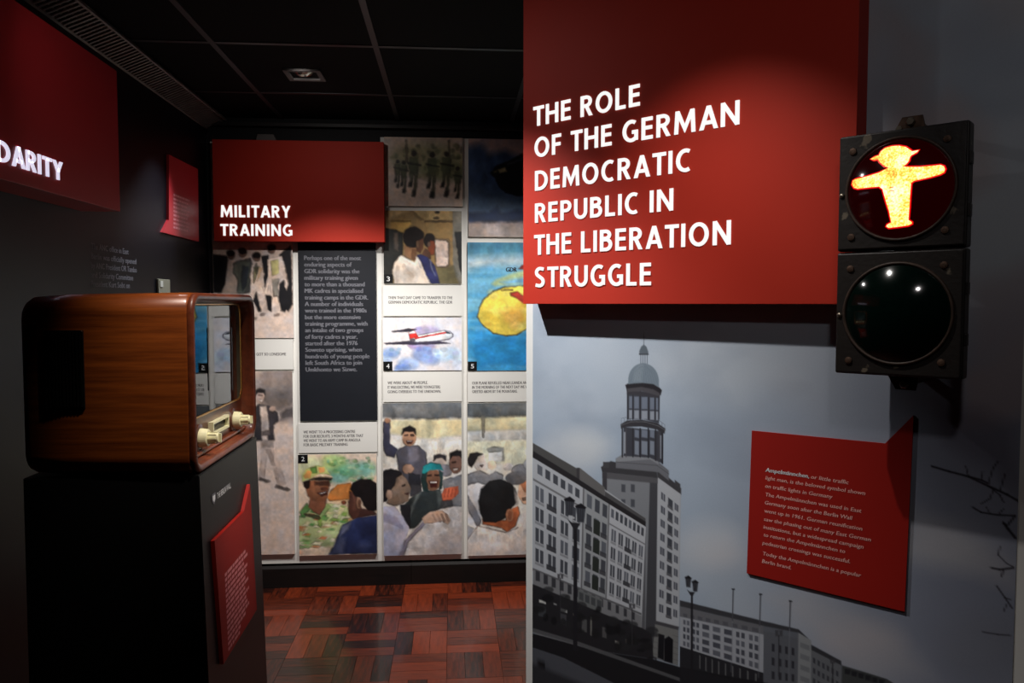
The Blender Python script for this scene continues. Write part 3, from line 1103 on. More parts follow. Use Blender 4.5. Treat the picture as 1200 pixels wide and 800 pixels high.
def art_camouflage(a):
    q = Z(350, 530, 6.4)
    P = lambda pts, c, al=1.0, s=0.8: a.poly(q(pts), c, al, s)
    E_ = lambda x, y, rx, ry, c, al=1.0, s=0.8: a.ell(*q([(x, y)])[0], rx / 6.4, ry / 6.4, c, al, s)
    rs = random.Random(3)
    for x, y, rx, ry, c in ((90, 120, 100, 90, (196, 206, 158)), (280, 90, 90, 70, (126, 172, 104)), (420, 130, 110, 60, (112, 168, 140)),
                            (520, 130, 70, 60, (120, 176, 160)), (330, 160, 100, 50, (100, 160, 120)), (300, 200, 60, 40, (116, 170, 166)), (230, 60, 60, 50, (170, 186, 120))):
        E_(x, y, rx, ry, c, 0.75, 3.5)
    for k in range(60):
        x, y = rs.uniform(190, 560), rs.uniform(40, 220)
        E_(x, y, rs.uniform(8, 22), rs.uniform(5, 14), rs.choice([(90, 152, 112), (150, 190, 130), (196, 206, 160), (96, 160, 150), (90, 140, 76)]), 0.55, 0.9)
    P([(212, 335), (240, 285), (290, 240), (392, 228), (420, 300), (402, 352), (350, 378), (230, 362)], (206, 128, 64))
    P([(240, 300), (300, 262), (380, 250), (380, 300), (300, 330)], (222, 150, 84), 0.6, 2)
    P([(220, 362), (400, 350), (400, 420), (300, 400), (215, 390)], (226, 196, 160), 0.8)
    E_(338, 374, 16, 14, (150, 76, 50))
    shirt = [(0, 470), (60, 438), (90, 420), (210, 376), (330, 396), (420, 440), (420, 560), (300, 590), (230, 762), (0, 745)]
    P(shirt, (178, 188, 134))
    for k in range(75):
        x, y = rs.uniform(0, 390), rs.uniform(400, 745)
        if x > 330 and y > 520 or x + (y - 560) * 0.6 > 330 and y > 560:
            continue
        dx, dy = rs.uniform(18, 48), rs.uniform(8, 18)
        c = rs.choice([(206, 116, 74), (64, 130, 60), (222, 208, 168), (120, 158, 70), (196, 140, 96), (104, 156, 84), (230, 220, 190), (232, 222, 196), (210, 196, 150)])
        P([(x - dx, y + dy * 0.4), (x - dx * 0.3, y - dy), (x + dx, y - dy * 0.6), (x + dx * 0.5, y + dy)], c, 0.8, 0.8)
    P([(10, 440), (60, 375), (90, 420), (60, 445), (20, 460)], (86, 142, 72), 0.9)
    P([(0, 715), (250, 700), (230, 765), (0, 765)], (220, 190, 172), 0.8, 2)
    P([(86, 335), (206, 352), (200, 410), (158, 470), (110, 442), (72, 404)], (124, 78, 58))
    P([(40, 450), (150, 470), (165, 490), (150, 500), (40, 462)], (50, 60, 40), 0.8)
    P([(215, 380), (240, 410), (165, 490), (155, 470)], (150, 178, 110), 0.9)
    P([(48, 250), (80, 205), (232, 212), (228, 262), (216, 330), (196, 362), (150, 370), (100, 352), (68, 318), (60, 280)], (140, 88, 62))
    P([(110, 235), (150, 225), (150, 300), (120, 330), (96, 300)], (170, 112, 80), 0.7, 2)
    P([(120, 212), (230, 212), (228, 244), (124, 240)], (52, 32, 26), 0.85, 1.5)
    P([(166, 262), (214, 255), (220, 275), (170, 285)], (92, 50, 38), 0.8)
    P([(140, 300), (214, 284), (214, 312), (170, 324)], (70, 30, 26), 0.9)
    P([(154, 302), (208, 290), (206, 299), (160, 310)], (232, 214, 204), 0.95, 0.5)
    P([(36, 212), (84, 204), (78, 262), (60, 268), (44, 256)], (34, 24, 22))
    P([(30, 212), (30, 168), (60, 120), (130, 94), (200, 104), (236, 162), (150, 186), (80, 198)], (178, 182, 110))
    P([(40, 170), (70, 130), (104, 140), (90, 186), (50, 196)], (214, 148, 84), 0.9)
    P([(92, 112), (134, 104), (140, 150), (104, 152)], (96, 148, 70), 0.9)
    P([(150, 110), (190, 110), (196, 145), (160, 150)], (222, 140, 84), 0.9)
    P([(80, 196), (150, 158), (210, 160), (252, 178), (254, 190), (150, 186)], (226, 196, 164))
    P([(80, 200), (152, 182), (254, 188), (244, 208), (150, 206)], (38, 30, 27))
    P([(384, 290), (432, 318), (470, 420), (486, 486), (402, 506), (374, 462), (370, 400)], (84, 52, 44))
    P([(400, 300), (430, 330), (446, 420), (410, 440)], (104, 66, 54), 0.7, 2)
    P([(388, 276), (408, 226), (470, 200), (540, 204), (590, 240), (590, 432), (556, 446), (516, 440), (488, 400), (462, 342), (430, 332), (404, 300)], (24, 20, 21))
    E_(450, 382, 18, 44, (158, 116, 92), 1, 0.8)
    E_(454, 384, 8, 28, (96, 62, 50), 0.8)
    P([(470, 420), (560, 444), (586, 470), (440, 492)], (70, 44, 40))
    P([(220, 764), (262, 690), (300, 600), (326, 542), (436, 492), (590, 474), (590, 764)], (38, 46, 80))
    P([(316, 552), (390, 520), (368, 580), (340, 600), (300, 640)], (108, 112, 136), 0.85, 1.6)
    P([(262, 690), (300, 620), (350, 640), (330, 760), (230, 764)], (70, 76, 104), 0.7, 2.4)
    P([(430, 540), (540, 520), (580, 600), (470, 660)], (28, 34, 62), 0.7, 3)
    E_(490, 700, 50, 36, (60, 70, 110), 0.6, 3)


picture('picture_panel', 'painting of a man in camouflage cap facing a dark-haired man', (350, 532, 441.5, 650), (224, 200, 178), art_camouflage,
        tagno=('2', 350, 532, 361.3, 541.8))

# ---- column three
def art_march(a):
    q = Z(440, 150, 4.21)
    P = lambda pts, c, al=1.0, s=0.9: a.poly(q(pts), c, al, s)
    E_ = lambda x, y, rx, ry, c, al=1.0, s=0.8: a.ell(*q([(x, y)])[0], rx / 4.21, ry / 4.21, c, al, s)
    rs = random.Random(5)
    E_(260, 150, 190, 80, (150, 146, 106), 0.8, 7)
    E_(340, 210, 120, 50, (120, 124, 84), 0.8, 5)
    for k in range(50):
        x, y = rs.uniform(80, 425), rs.uniform(80, 240)
        E_(x, y, rs.uniform(5, 16), rs.uniform(4, 14), rs.choice([(86, 92, 60), (120, 122, 80), (70, 74, 54)]), 0.5, 1.2)
    for tx in (150, 360):
        P([(tx, 60), (tx + 6, 60), (tx + 12, 170), (tx - 2, 170)], (86, 76, 60), 0.8)
    for x, y, k in ((110, 170, 0.6), (140, 175, 0.7), (190, 130, 1.0), (280, 135, 1.0), (350, 130, 1.0), (405, 200, 0.7)):
        c = (84, 88, 62)
        E_(x, y - 4 * k, 12 * k, 13 * k, (50, 42, 36))
        P([(x - 20 * k, y + 14 * k), (x + 18 * k, y + 12 * k), (x + 22 * k, y + 60 * k), (x + 16 * k, y + 100 * k), (x - 18 * k, y + 100 * k), (x - 24 * k, y + 60 * k)], c)
        P([(x - 16 * k, y + 95 * k), (x - 2 * k, y + 95 * k), (x - 10 * k, y + 150 * k), (x - 22 * k, y + 150 * k)], (80, 80, 60))
        P([(x + 2 * k, y + 95 * k), (x + 16 * k, y + 95 * k), (x + 8 * k, y + 200 * k), (x - 4 * k, y + 200 * k)], (84, 82, 62))
        P([(x - 6 * k, y + 178 * k), (x + 8 * k, y + 178 * k), (x + 4 * k, y + 208 * k), (x - 12 * k, y + 206 * k)], (30, 26, 24))
        P([(x - 24 * k, y + 140 * k), (x - 8 * k, y + 130 * k), (x - 12 * k, y + 160 * k), (x - 28 * k, y + 160 * k)], (30, 26, 24))
        P([(x - 30 * k, y + 40 * k), (x + 34 * k, y + 52 * k), (x + 34 * k, y + 57 * k), (x - 30 * k, y + 46 * k)], (24, 22, 20), 0.9)


picture('picture_panel', 'painting of soldiers marching in line, high on the picture wall', (450.5, 161, 542, 241.5), (208, 186, 170), art_march)


def art_window_seat(a):
    q = Z(448, 245, 8.887)
    P = lambda pts, c, al=1.0, s=0.8: a.poly(q(pts), c, al, s)
    E_ = lambda x, y, rx, ry, c, al=1.0, s=0.8: a.ell(*q([(x, y)])[0], rx / 8.887, ry / 8.887, c, al, s)
    P([(0, 0), (740, 0), (740, 110), (430, 130), (300, 20), (60, 120), (0, 120)], (196, 164, 112), 0.9, 2)
    P([(90, 115), (290, 115), (310, 160), (210, 250), (90, 240)], (184, 148, 82), 0.9, 1.4)
    P([(440, 120), (730, 120), (740, 330), (560, 330), (470, 250)], (168, 134, 84), 0.9, 1.4)
    P([(440, 118), (735, 116), (735, 132), (440, 136)], (76, 60, 42), 0.8)
    P([(90, 116), (300, 118), (300, 132), (90, 130)], (86, 66, 40), 0.8)
    P([(260, 0), (300, 10), (430, 110), (400, 120)], (110, 88, 60), 0.7)
    E_(575, 30, 26, 14, (56, 46, 38))
    E_(565, 92, 30, 10, (66, 54, 42), 0.8)
    P([(735, 0), (835, 0), (835, 790), (800, 790), (735, 640)], (130, 124, 112))
    P([(758, 240), (835, 232), (835, 690), (806, 600)], (34, 33, 34))
    P([(0, 200), (120, 215), (215, 250), (205, 480), (110, 590), (100, 790), (0, 790)], (38, 38, 36))
    P([(120, 250), (165, 240), (170, 440), (120, 420)], (96, 82, 72), 0.8, 1.4)
    P([(560, 600), (735, 590), (800, 790), (560, 790)], (104, 96, 66), 0.9, 2)
    P([(530, 300), (690, 305), (712, 345), (706, 590), (670, 615), (555, 612)], (120, 100, 74), 0.9)
    P([(540, 320), (660, 318), (692, 350), (690, 572), (660, 600), (560, 600)], (232, 204, 188))
    E_(490, 325, 60, 74, (32, 24, 23))
    P([(500, 320), (540, 330), (552, 400), (536, 472), (488, 480), (470, 400)], (128, 64, 40))
    E_(484, 362, 16, 30, (120, 92, 76))
    P([(440, 400), (500, 450), (500, 520), (400, 500)], (96, 66, 52))
    P([(356, 478), (400, 470), (470, 500), (540, 582), (604, 792), (496, 792), (440, 680), (400, 560)], (46, 48, 92))
    P([(480, 520), (500, 516), (520, 600), (560, 700), (540, 700), (500, 610)], (120, 122, 150), 0.7)
    P([(228, 380), (350, 390), (360, 548), (230, 488)], (150, 110, 78))
    P([(310, 420), (356, 420), (356, 548), (300, 520)], (96, 66, 46), 0.8)
    E_(322, 292, 108, 108, (30, 24, 23))
    P([(350, 330), (424, 300), (432, 330), (426, 402), (394, 462), (352, 440)], (92, 60, 44))
    E_(368, 362, 18, 42, (116, 88, 66))
    P([(98, 640), (120, 560), (170, 496), (196, 478), (330, 548), (352, 500), (398, 548), (450, 680), (514, 792), (124, 792)], (230, 212, 194))
    P([(220, 570), (320, 700), (310, 712), (210, 600)], (180, 160, 144), 0.7, 1.4)
    P([(150, 590), (170, 600), (150, 790), (128, 790)], (190, 170, 154), 0.7, 1.6)
    P([(345, 495), (372, 500), (412, 620), (392, 610)], (206, 204, 206), 0.8)


picture('picture_panel', 'painting of two men beside a cabin window, numbered three', (449.5, 247, 541, 332), (150, 122, 80), art_window_seat,
        tagno=('3', 449.5, 321.5, 459.8, 332))
caption('white caption with two lines under the cabin window painting', (449, 334, 541, 370),
        [('THEN THAT DAY CAME TO TRANSFER TO THE', 454.8, 350.3, 530), ('GERMAN DEMOCRATIC REPUBLIC. THE GDR', 454.8, 355.6, 530)])


def art_jet(a):
    q = Z(440, 320, 4.705)
    P = lambda pts, c, al=1.0, s=0.6: a.poly(q(pts), c, al, s)
    E_ = lambda x, y, rx, ry, c, al=1.0, s=0.8: a.ell(*q([(x, y)])[0], rx / 4.705, ry / 4.705, c, al, s)
    rs = random.Random(9)
    for x, y, rx, ry, c in ((285, 318, 66, 28, (164, 152, 196)), (260, 400, 70, 30, (158, 146, 192)), (80, 440, 50, 30, (126, 156, 204)),
                            (260, 450, 60, 40, (120, 144, 200)), (180, 500, 60, 36, (140, 166, 212)), (400, 450, 80, 40, (178, 204, 228)),
                            (300, 480, 50, 26, (132, 156, 206)), (60, 480, 30, 20, (170, 196, 226)), (150, 520, 40, 16, (110, 140, 200)), (440, 490, 40, 16, (206, 216, 230))):
        E_(x, y, rx, ry, c, 0.75, 2.4)
        for k in range(5):
            E_(x + rs.uniform(-rx, rx), y + rs.uniform(-ry, ry), rx * 0.25, ry * 0.3, tuple(v * rs.uniform(0.92, 1.06) for v in c), 0.6, 1.0)
    P([(48, 384), (220, 372), (330, 370), (412, 387), (330, 391), (240, 393), (60, 390)], (62, 56, 74), 1, 0.4)
    P([(192, 362), (205, 346), (330, 322), (380, 314), (410, 320), (428, 336), (428, 350), (406, 366), (330, 378), (230, 384), (200, 378)], (120, 112, 128), 1, 0.4)
    P([(196, 362), (207, 349), (330, 325), (380, 317), (408, 323), (424, 338), (424, 349), (404, 362), (330, 373), (230, 378), (202, 374)], (246, 244, 243), 1, 0.4)
    P([(214, 356), (385, 324), (398, 329), (300, 347), (216, 364)], (212, 58, 52), 1, 0.35)
    P([(384, 319), (408, 325), (414, 334), (392, 332)], (60, 66, 76), 1, 0.35)
    P([(180, 308), (208, 306), (238, 352), (188, 362)], (206, 50, 46), 1, 0.4)
    P([(182, 316), (212, 315), (222, 331), (185, 335)], (246, 244, 244), 0.95, 0.4)
    P([(90, 319), (180, 305), (228, 310), (190, 322), (100, 323)], (54, 50, 62), 1, 0.4)
    E_(204, 368, 15, 9, (96, 88, 98), 1, 0.4)


picture('picture_panel', 'painting of a white and red jet airliner among blue clouds', (449, 372, 541, 434), (216, 213, 218), art_jet, wc=(0.3, 0.25, 0.05), step=0.6,
        tagno=('4', 449, 423.2, 459.6, 434))
caption('white caption with three lines under the airliner painting', (449, 435.5, 541, 470.5),
        [('WE WERE ABOUT 40 PEOPLE.', 454.2, 449.8, 501), ('IT WAS EXCITING, WE WERE YOUNGSTERS', 454.2, 455, 515.5), ('GOING OVERSEAS TO THE UNKNOWN.', 454.2, 460.2, 516.5)])


def art_cheering(a):
    q = Z(448, 470, 4.32)
    P = lambda pts, c, al=1.0, s=0.7: a.poly(q(pts), c, al, s)
    E_ = lambda x, y, rx, ry, c, al=1.0, s=0.7: a.ell(*q([(x, y)])[0], rx / 4.32, ry / 4.32, c, al, s)
    P([(0, 0), (420, 0), (420, 84), (240, 92), (0, 80)], (104, 106, 108), 1, 2)
    P([(60, 20), (200, 30), (250, 80), (80, 70)], (134, 136, 138), 0.7, 3)
    P([(230, 10), (420, 20), (420, 60), (260, 70)], (88, 92, 96), 0.6, 3)
    P([(40, 92), (420, 92), (420, 170), (240, 190), (40, 160)], (218, 204, 160), 0.9, 2)
    P([(220, 90), (245, 90), (240, 180), (228, 180)], (176, 168, 136), 0.6, 1.4)
    P([(0, 185), (420, 200), (420, 330), (0, 330)], (224, 218, 208), 0.9, 2)
    # raised arm and cheering man
    P([(8, 100), (40, 100), (40, 210), (80, 240), (60, 280), (20, 270), (4, 220)], (62, 62, 80))
    E_(28, 95, 16, 14, (148, 112, 92))
    P([(70, 250), (120, 222), (180, 222), (218, 256), (226, 330), (190, 420), (100, 420), (80, 330)], (84, 82, 92))
    P([(130, 230), (180, 230), (190, 300), (130, 310)], (130, 126, 138), 0.6, 2)
    E_(136, 182, 35, 44, (176, 134, 108))
    P([(98, 168), (104, 136), (140, 122), (170, 140), (172, 168), (160, 150), (112, 152)], (32, 28, 30))
    P([(112, 168), (130, 166), (130, 172), (112, 174)], (60, 40, 36), 0.9, 0.4)
    P([(144, 166), (162, 168), (162, 174), (144, 172)], (60, 40, 36), 0.9, 0.4)
    P([(122, 196), (156, 196), (148, 212), (128, 212)], (92, 44, 40), 0.9, 0.5)
    P([(126, 197), (152, 197), (150, 202), (128, 202)], (236, 226, 220), 0.9, 0.4)
    E_(130, 340, 30, 26, (160, 126, 106))
    P([(130, 360), (190, 370), (200, 470), (140, 480)], (40, 40, 46), 0.9)
    # men at the right
    E_(292, 300, 34, 34, (206, 188, 176))
    P([(260, 300), (262, 276), (292, 266), (322, 278), (324, 302), (300, 286), (276, 288)], (44, 42, 46))
    E_(316, 350, 40, 30, (124, 122, 132), 0.9, 1)
    P([(300, 400), (420, 370), (420, 540), (330, 530)], (112, 112, 116), 0.95)
    P([(330, 420), (360, 400), (380, 440), (340, 470)], (160, 158, 160), 0.7, 1.2)
    E_(372, 312, 34, 56, (120, 88, 76))
    P([(340, 300), (344, 264), (376, 250), (412, 256), (412, 300), (390, 276), (356, 278)], (34, 32, 34))
    P([(352, 306), (372, 304), (372, 310), (352, 312)], (50, 34, 30), 0.9, 0.4)
    P([(356, 340), (388, 338), (380, 352), (362, 352)], (230, 216, 208), 0.8, 0.5)
    # helmeted man
    P([(90, 540), (150, 480), (210, 450), (290, 446), (316, 520), (260, 580), (180, 640), (110, 640)], (44, 50, 51))
    P([(170, 470), (200, 450), (150, 560), (140, 590), (130, 560)], (120, 128, 128), 0.6, 1.4)
    P([(270, 450), (300, 452), (310, 520), (280, 540)], (92, 100, 100), 0.6, 1.4)
    E_(254, 396, 46, 56, (132, 94, 74))
    P([(194, 400), (204, 350), (230, 340), (222, 400), (236, 460), (206, 450)], (40, 60, 60))
    P([(286, 345), (306, 360), (302, 440), (286, 450), (292, 400)], (40, 60, 60))
    P([(200, 364), (206, 326), (246, 308), (292, 318), (308, 350), (290, 344), (240, 348), (214, 366)], (38, 138, 142))
    P([(226, 372), (250, 370), (250, 378), (228, 380)], (40, 26, 24), 0.9, 0.5)
    P([(264, 370), (288, 370), (288, 378), (264, 378)], (40, 26, 24), 0.9, 0.5)
    P([(234, 404), (282, 402), (272, 436), (246, 436)], (64, 26, 24), 0.95, 0.6)
    P([(240, 406), (276, 405), (274, 414), (242, 415)], (240, 232, 226), 0.95, 0.4)
    P([(298, 470), (316, 440), (386, 430), (384, 470), (340, 510), (306, 508)], (190, 96, 68))
    for k in range(4):
        P([(316 + 18 * k, 446), (322 + 18 * k, 444), (316 + 18 * k, 486), (310 + 18 * k, 486)], (140, 60, 46), 0.6, 0.5)
    P([(300, 505), (350, 500), (360, 540), (290, 545)], (60, 60, 64), 0.9)
    # man in profile at the left
    P([(90, 520), (140, 520), (140, 640), (100, 640)], (34, 34, 38))
    P([(40, 470), (60, 380), (100, 362), (128, 400), (146, 440), (136, 470), (132, 500), (104, 516), (60, 524), (20, 510)], (124, 104, 90))
    P([(80, 380), (116, 400), (110, 440), (84, 430)], (160, 132, 114), 0.7, 1.6)
    P([(0, 350), (40, 338), (84, 348), (100, 366), (74, 380), (60, 420), (40, 450), (20, 500), (0, 502)], (30, 28, 31))
    E_(34, 466, 17, 27, (166, 136, 118))
    P([(110, 462), (134, 458), (128, 470)], (70, 40, 38), 0.9, 0.5)
    P([(98, 420), (116, 416), (114, 424), (98, 427)], (40, 28, 26), 0.9, 0.4)
    P([(0, 530), (60, 524), (110, 590), (134, 636), (90, 780), (0, 780)], (176, 172, 188))
    P([(0, 560), (80, 590), (100, 640), (40, 610), (0, 600)], (146, 138, 160), 0.7, 1.6)
    P([(0, 660), (60, 650), (80, 780), (0, 780)], (158, 164, 190), 0.6, 3)
    P([(88, 780), (110, 700), (160, 640), (240, 560), (330, 536), (420, 530), (420, 780)], (204, 196, 192))
    P([(84, 780), (112, 700), (206, 610), (214, 622), (130, 706), (104, 780)], (112, 104, 122), 0.8, 1)
    P([(240, 700), (420, 640), (420, 780), (220, 780)], (190, 178, 176), 0.7, 4)
    P([(198, 590), (240, 558), (300, 552), (330, 576), (344, 604), (330, 626), (300, 606), (250, 616), (212, 618)], (190, 156, 134))
    for k in range(4):
        P([(250 + 22 * k, 572), (256 + 22 * k, 570), (276 + 20 * k, 608), (270 + 20 * k, 612)], (146, 112, 96), 0.6, 0.5)


picture('picture_panel', 'crowd painting with a cheering man and one in a teal helmet', (449, 472, 541, 650), (222, 214, 206), art_cheering, step=0.7)

# ---- column four
def art_dark_plane(a):
    q = Z(440, 150, 4.21)
    P = lambda pts, c, al=1.0, s=0.9: a.poly(q(pts), c, al, s)
    E_ = lambda x, y, rx, ry, c, al=1.0, s=0.8: a.ell(*q([(x, y)])[0], rx / 4.21, ry / 4.21, c, al, s)
    P([(440, 100), (520, 80), (560, 130), (640, 110), (740, 160), (740, 420), (440, 420)], (64, 88, 128), 1, 5)
    P([(440, 300), (740, 320), (740, 430), (440, 440)], (90, 118, 150), 0.8, 8)
    P([(440, 420), (560, 415), (600, 385), (620, 420), (700, 400), (760, 410), (760, 460), (440, 468)], (40, 58, 96), 0.95, 2)
    P([(440, 470), (770, 470), (770, 560), (440, 560)], (196, 178, 170), 1, 4)
    P([(568, 222), (590, 190), (640, 170), (720, 130), (780, 90), (780, 330), (700, 332), (640, 316), (610, 290), (590, 250)], (26, 28, 34))
    P([(600, 205), (640, 192), (650, 215), (612, 225)], (190, 176, 130), 0.9)
    P([(580, 212), (596, 205), (600, 220), (584, 224)], (170, 150, 100), 0.9)
    P([(640, 178), (760, 130), (760, 140), (650, 186)], (70, 76, 90), 0.8)


picture('picture_panel', 'painting of a dark aircraft nose over a blue dusk coast', (549, 163, 640, 277.5), (196, 172, 170), art_dark_plane)


def art_map(a):
    q = Z(546, 280, 5.0)
    P = lambda pts, c, al=1.0, s=0.8: a.poly(q(pts), c, al, s)
    E_ = lambda x, y, rx, ry, c, al=1.0, s=0.8: a.ell(*q([(x, y)])[0], rx / 5, ry / 5, c, al, s)
    rs = random.Random(12)
    P([(0, 0), (500, 0), (500, 90), (0, 80)], (66, 130, 160), 0.95, 7)
    P([(0, 110), (500, 90), (500, 170), (200, 150), (0, 180)], (206, 208, 206), 0.8, 6)
    P([(0, 500), (500, 560), (500, 800), (0, 800)], (28, 122, 184), 0.85, 12)
    for k in range(26):
        y = rs.uniform(160, 760)
        x = rs.uniform(0, 120) if y < 560 else rs.uniform(0, 380)
        E_(x, y, rs.uniform(40, 110), rs.uniform(6, 16), rs.choice([(96, 166, 206), (58, 146, 200), (136, 190, 214), (36, 126, 188)]), 0.4, 2.4, )
    P([(150, 260), (180, 235), (300, 190), (500, 160), (500, 260), (230, 270), (170, 275)], (196, 204, 136), 0.85, 2)
    P([(200, 250), (320, 225), (500, 215), (500, 262), (240, 262)], (110, 168, 208), 0.9, 2.4)
    land = [(66, 455), (78, 400), (108, 345), (160, 305), (230, 278), (330, 272), (470, 260), (560, 300), (600, 430), (520, 480), (430, 500), (352, 528), (300, 560), (240, 566), (160, 552), (100, 505)]
    P(land, (232, 206, 84), 1, 0.9)
    for k in range(34):
        x, y = rs.uniform(110, 480), rs.uniform(310, 540)
        E_(x, y, rs.uniform(18, 54), rs.uniform(10, 26), rs.choice([(226, 186, 60), (238, 216, 110), (206, 150, 56), (240, 224, 130), (214, 168, 60)]), 0.45, 1.8)
    P([(200, 420), (330, 400), (350, 470), (290, 520), (220, 480)], (204, 140, 62), 0.6, 4)
    for u, v in zip(land, land[1:] + land[:1]):
        a.line(q([u, v]), 0.8, (70, 72, 60), 0.85, 0.5)
    P([(258, 316), (300, 305), (330, 330), (420, 350), (420, 380), (330, 372), (290, 340), (262, 332)], (166, 52, 40))
    P([(306, 172), (330, 152), (420, 140), (420, 170), (330, 176)], (150, 44, 36))
    P([(206, 293), (274, 292), (274, 299), (206, 300)], (120, 90, 50), 0.6, 0.5)


mp, w, h = picture('picture_panel', 'painted map with yellow land in a blue sea, numbered five', (548, 284, 640, 434), (110, 176, 208), art_map,
                   tagno=('5', 548, 423.2, 558.6, 434))
kx, kz = w / 92, h / 150
obj('printed_text', text_lines([('GDR', (592.5 - 548) * kx, h - (318 - 284) * kz, 5.0 * kz, 12.5 * kx)], y=-0.0006, bold=0.14), M['ink_black'], mp)
caption('white caption with three lines under the painted map', (548, 435.5, 640, 470.5),
        [('OUR PLANE REFUELLED NEAR LUANDA AND THEN', 553.2, 450, 629), ('IN THE MORNING OF THE NEXT DAY WE WERE', 553.2, 455, 624), ('GREETED ABOVE BY THE MOUNTAINS.', 553.2, 460, 606)])


def art_passengers(a):
    q = Z(546, 470, 4.32)
    P = lambda pts, c, al=1.0, s=0.7: a.poly(q(pts), c, al, s)
    E_ = lambda x, y, rx, ry, c, al=1.0, s=0.7: a.ell(*q([(x, y)])[0], rx / 4.32, ry / 4.32, c, al, s)
    P([(0, 0), (420, 0), (420, 70), (90, 88), (0, 72)], (92, 96, 98), 1, 2)
    P([(100, 20), (420, 10), (420, 50), (160, 60)], (124, 126, 126), 0.7, 3)
    P([(0, 84), (420, 70), (420, 150), (0, 150)], (214, 204, 166), 0.95, 2)
    P([(0, 150), (420, 140), (420, 196), (0, 200)], (206, 206, 204), 0.9, 2)
    P([(78, 70), (96, 70), (90, 180), (84, 180)], (110, 106, 96), 0.8, 1)
    P([(0, 200), (420, 196), (420, 330), (0, 300)], (230, 226, 196), 0.9, 2)
    P([(106, 240), (130, 228), (190, 232), (194, 300), (182, 300), (180, 252), (118, 256)], (128, 128, 126), 0.85, 1)
    P([(114, 256), (182, 252), (184, 302), (116, 300)], (244, 242, 236))
    P([(60, 280), (90, 260), (104, 300), (96, 340), (60, 350), (40, 320)], (232, 216, 204))
    P([(8, 290), (20, 262), (56, 254), (84, 264), (60, 276), (42, 310), (30, 330), (14, 320)], (36, 34, 36))
    P([(70, 320), (88, 318), (80, 330)], (90, 60, 56), 0.8, 0.5)
    E_(132, 320, 22, 24, (220, 196, 172))
    P([(20, 360), (70, 346), (120, 370), (150, 350), (186, 372), (190, 410), (110, 420), (20, 410)], (136, 135, 138))
    P([(0, 370), (30, 360), (60, 400), (40, 420), (0, 420)], (120, 120, 124), 0.9)
    E_(214, 330, 24, 18, (216, 208, 204))
    E_(290, 350, 60, 34, (140, 138, 140))
    E_(330, 320, 40, 30, (170, 168, 168))
    P([(270, 410), (330, 396), (420, 400), (420, 520), (290, 520), (262, 470)], (216, 170, 140))
    P([(270, 410), (320, 400), (420, 400), (420, 450), (300, 460)], (200, 124, 84), 0.9)
    E_(254, 388, 56, 34, (106, 104, 106))
    P([(284, 490), (306, 486), (304, 500), (288, 502)], (110, 84, 70), 0.8, 0.5)
    P([(0, 420), (60, 404), (100, 420), (80, 470), (76, 620), (50, 640), (0, 600)], (220, 216, 216))
    P([(6, 470), (50, 540), (76, 600), (60, 640), (20, 560), (0, 510)], (112, 112, 118), 0.95)
    P([(0, 620), (40, 640), (20, 690), (0, 700)], (150, 148, 152), 0.9)
    P([(84, 590), (200, 600), (236, 540), (262, 530), (272, 570), (250, 630), (210, 662), (180, 640), (84, 618)], (176, 98, 62))
    P([(220, 570), (250, 560), (246, 620), (214, 650)], (142, 76, 50), 0.8, 1.2)
    P([(64, 500), (76, 440), (120, 400), (180, 394), (236, 420), (258, 470), (250, 520), (222, 548), (206, 586), (150, 610), (90, 606), (72, 560)], (32, 32, 33))
    P([(240, 440), (262, 470), (262, 520), (250, 530)], (176, 168, 162), 0.7, 1)
    E_(220, 574, 20, 34, (190, 130, 98), 1, 0.8)
    E_(222, 576, 10, 22, (132, 78, 56), 0.8)
    P([(60, 626), (200, 662), (260, 640), (290, 560), (420, 540), (420, 780), (0, 780), (0, 700)], (228, 218, 210))
    P([(0, 720), (120, 690), (420, 700), (420, 780), (0, 780)], (216, 202, 194), 0.6, 5)
    a.line(q([(0, 700), (60, 626), (200, 662), (262, 640)]), 0.6, (120, 100, 96), 0.7)


picture('picture_panel', 'painting of seated passengers with the back of a dark-haired head', (548, 472, 640, 650), (226, 220, 210), art_passengers, step=0.7)
print('pictures done')

# ================================================================== SIGNS
def sign_box(name, label, loc, rotz, w, depth, h, m):
    """deep sign box, its face at local y = 0 looking along -y, origin at the lower left front corner"""
    th = thing(name, label, 'sign', loc, rotz)
    obj('sign_box', box((0, 0, 0), (w, depth, h), bevel=0.0012), m, th)
    return th


# back sign over the picture wall
SD = 0.075
sx0, sz1 = on_back(248.5, 163, SD + BT)
sx1, sz0 = on_back(450.5, 283.5, SD + BT)
sx0 = max(sx0, XL + 0.014)
th = sign_box('title_sign', 'red sign box reading MILITARY TRAINING above the picture wall', (sx0, YB - SD - BT, sz0), 0, sx1 - sx0, SD - PT - 0.001, sz1 - sz0, M['red'])
for tx, l, base, top, r in (('MILITARY', 259, 254.3, 241.2, 339.5), ('TRAINING', 258.5, 276, 263, 342.5)):
    a = on_back(l, base, SD + BT)
    b_ = on_back(r, top, SD + BT)
    letters(tx, th, a[0] - sx0, a[1] - sz0, b_[1] - a[1], b_[0] - a[0], M['letter'], t=0.18, gap=0.16)

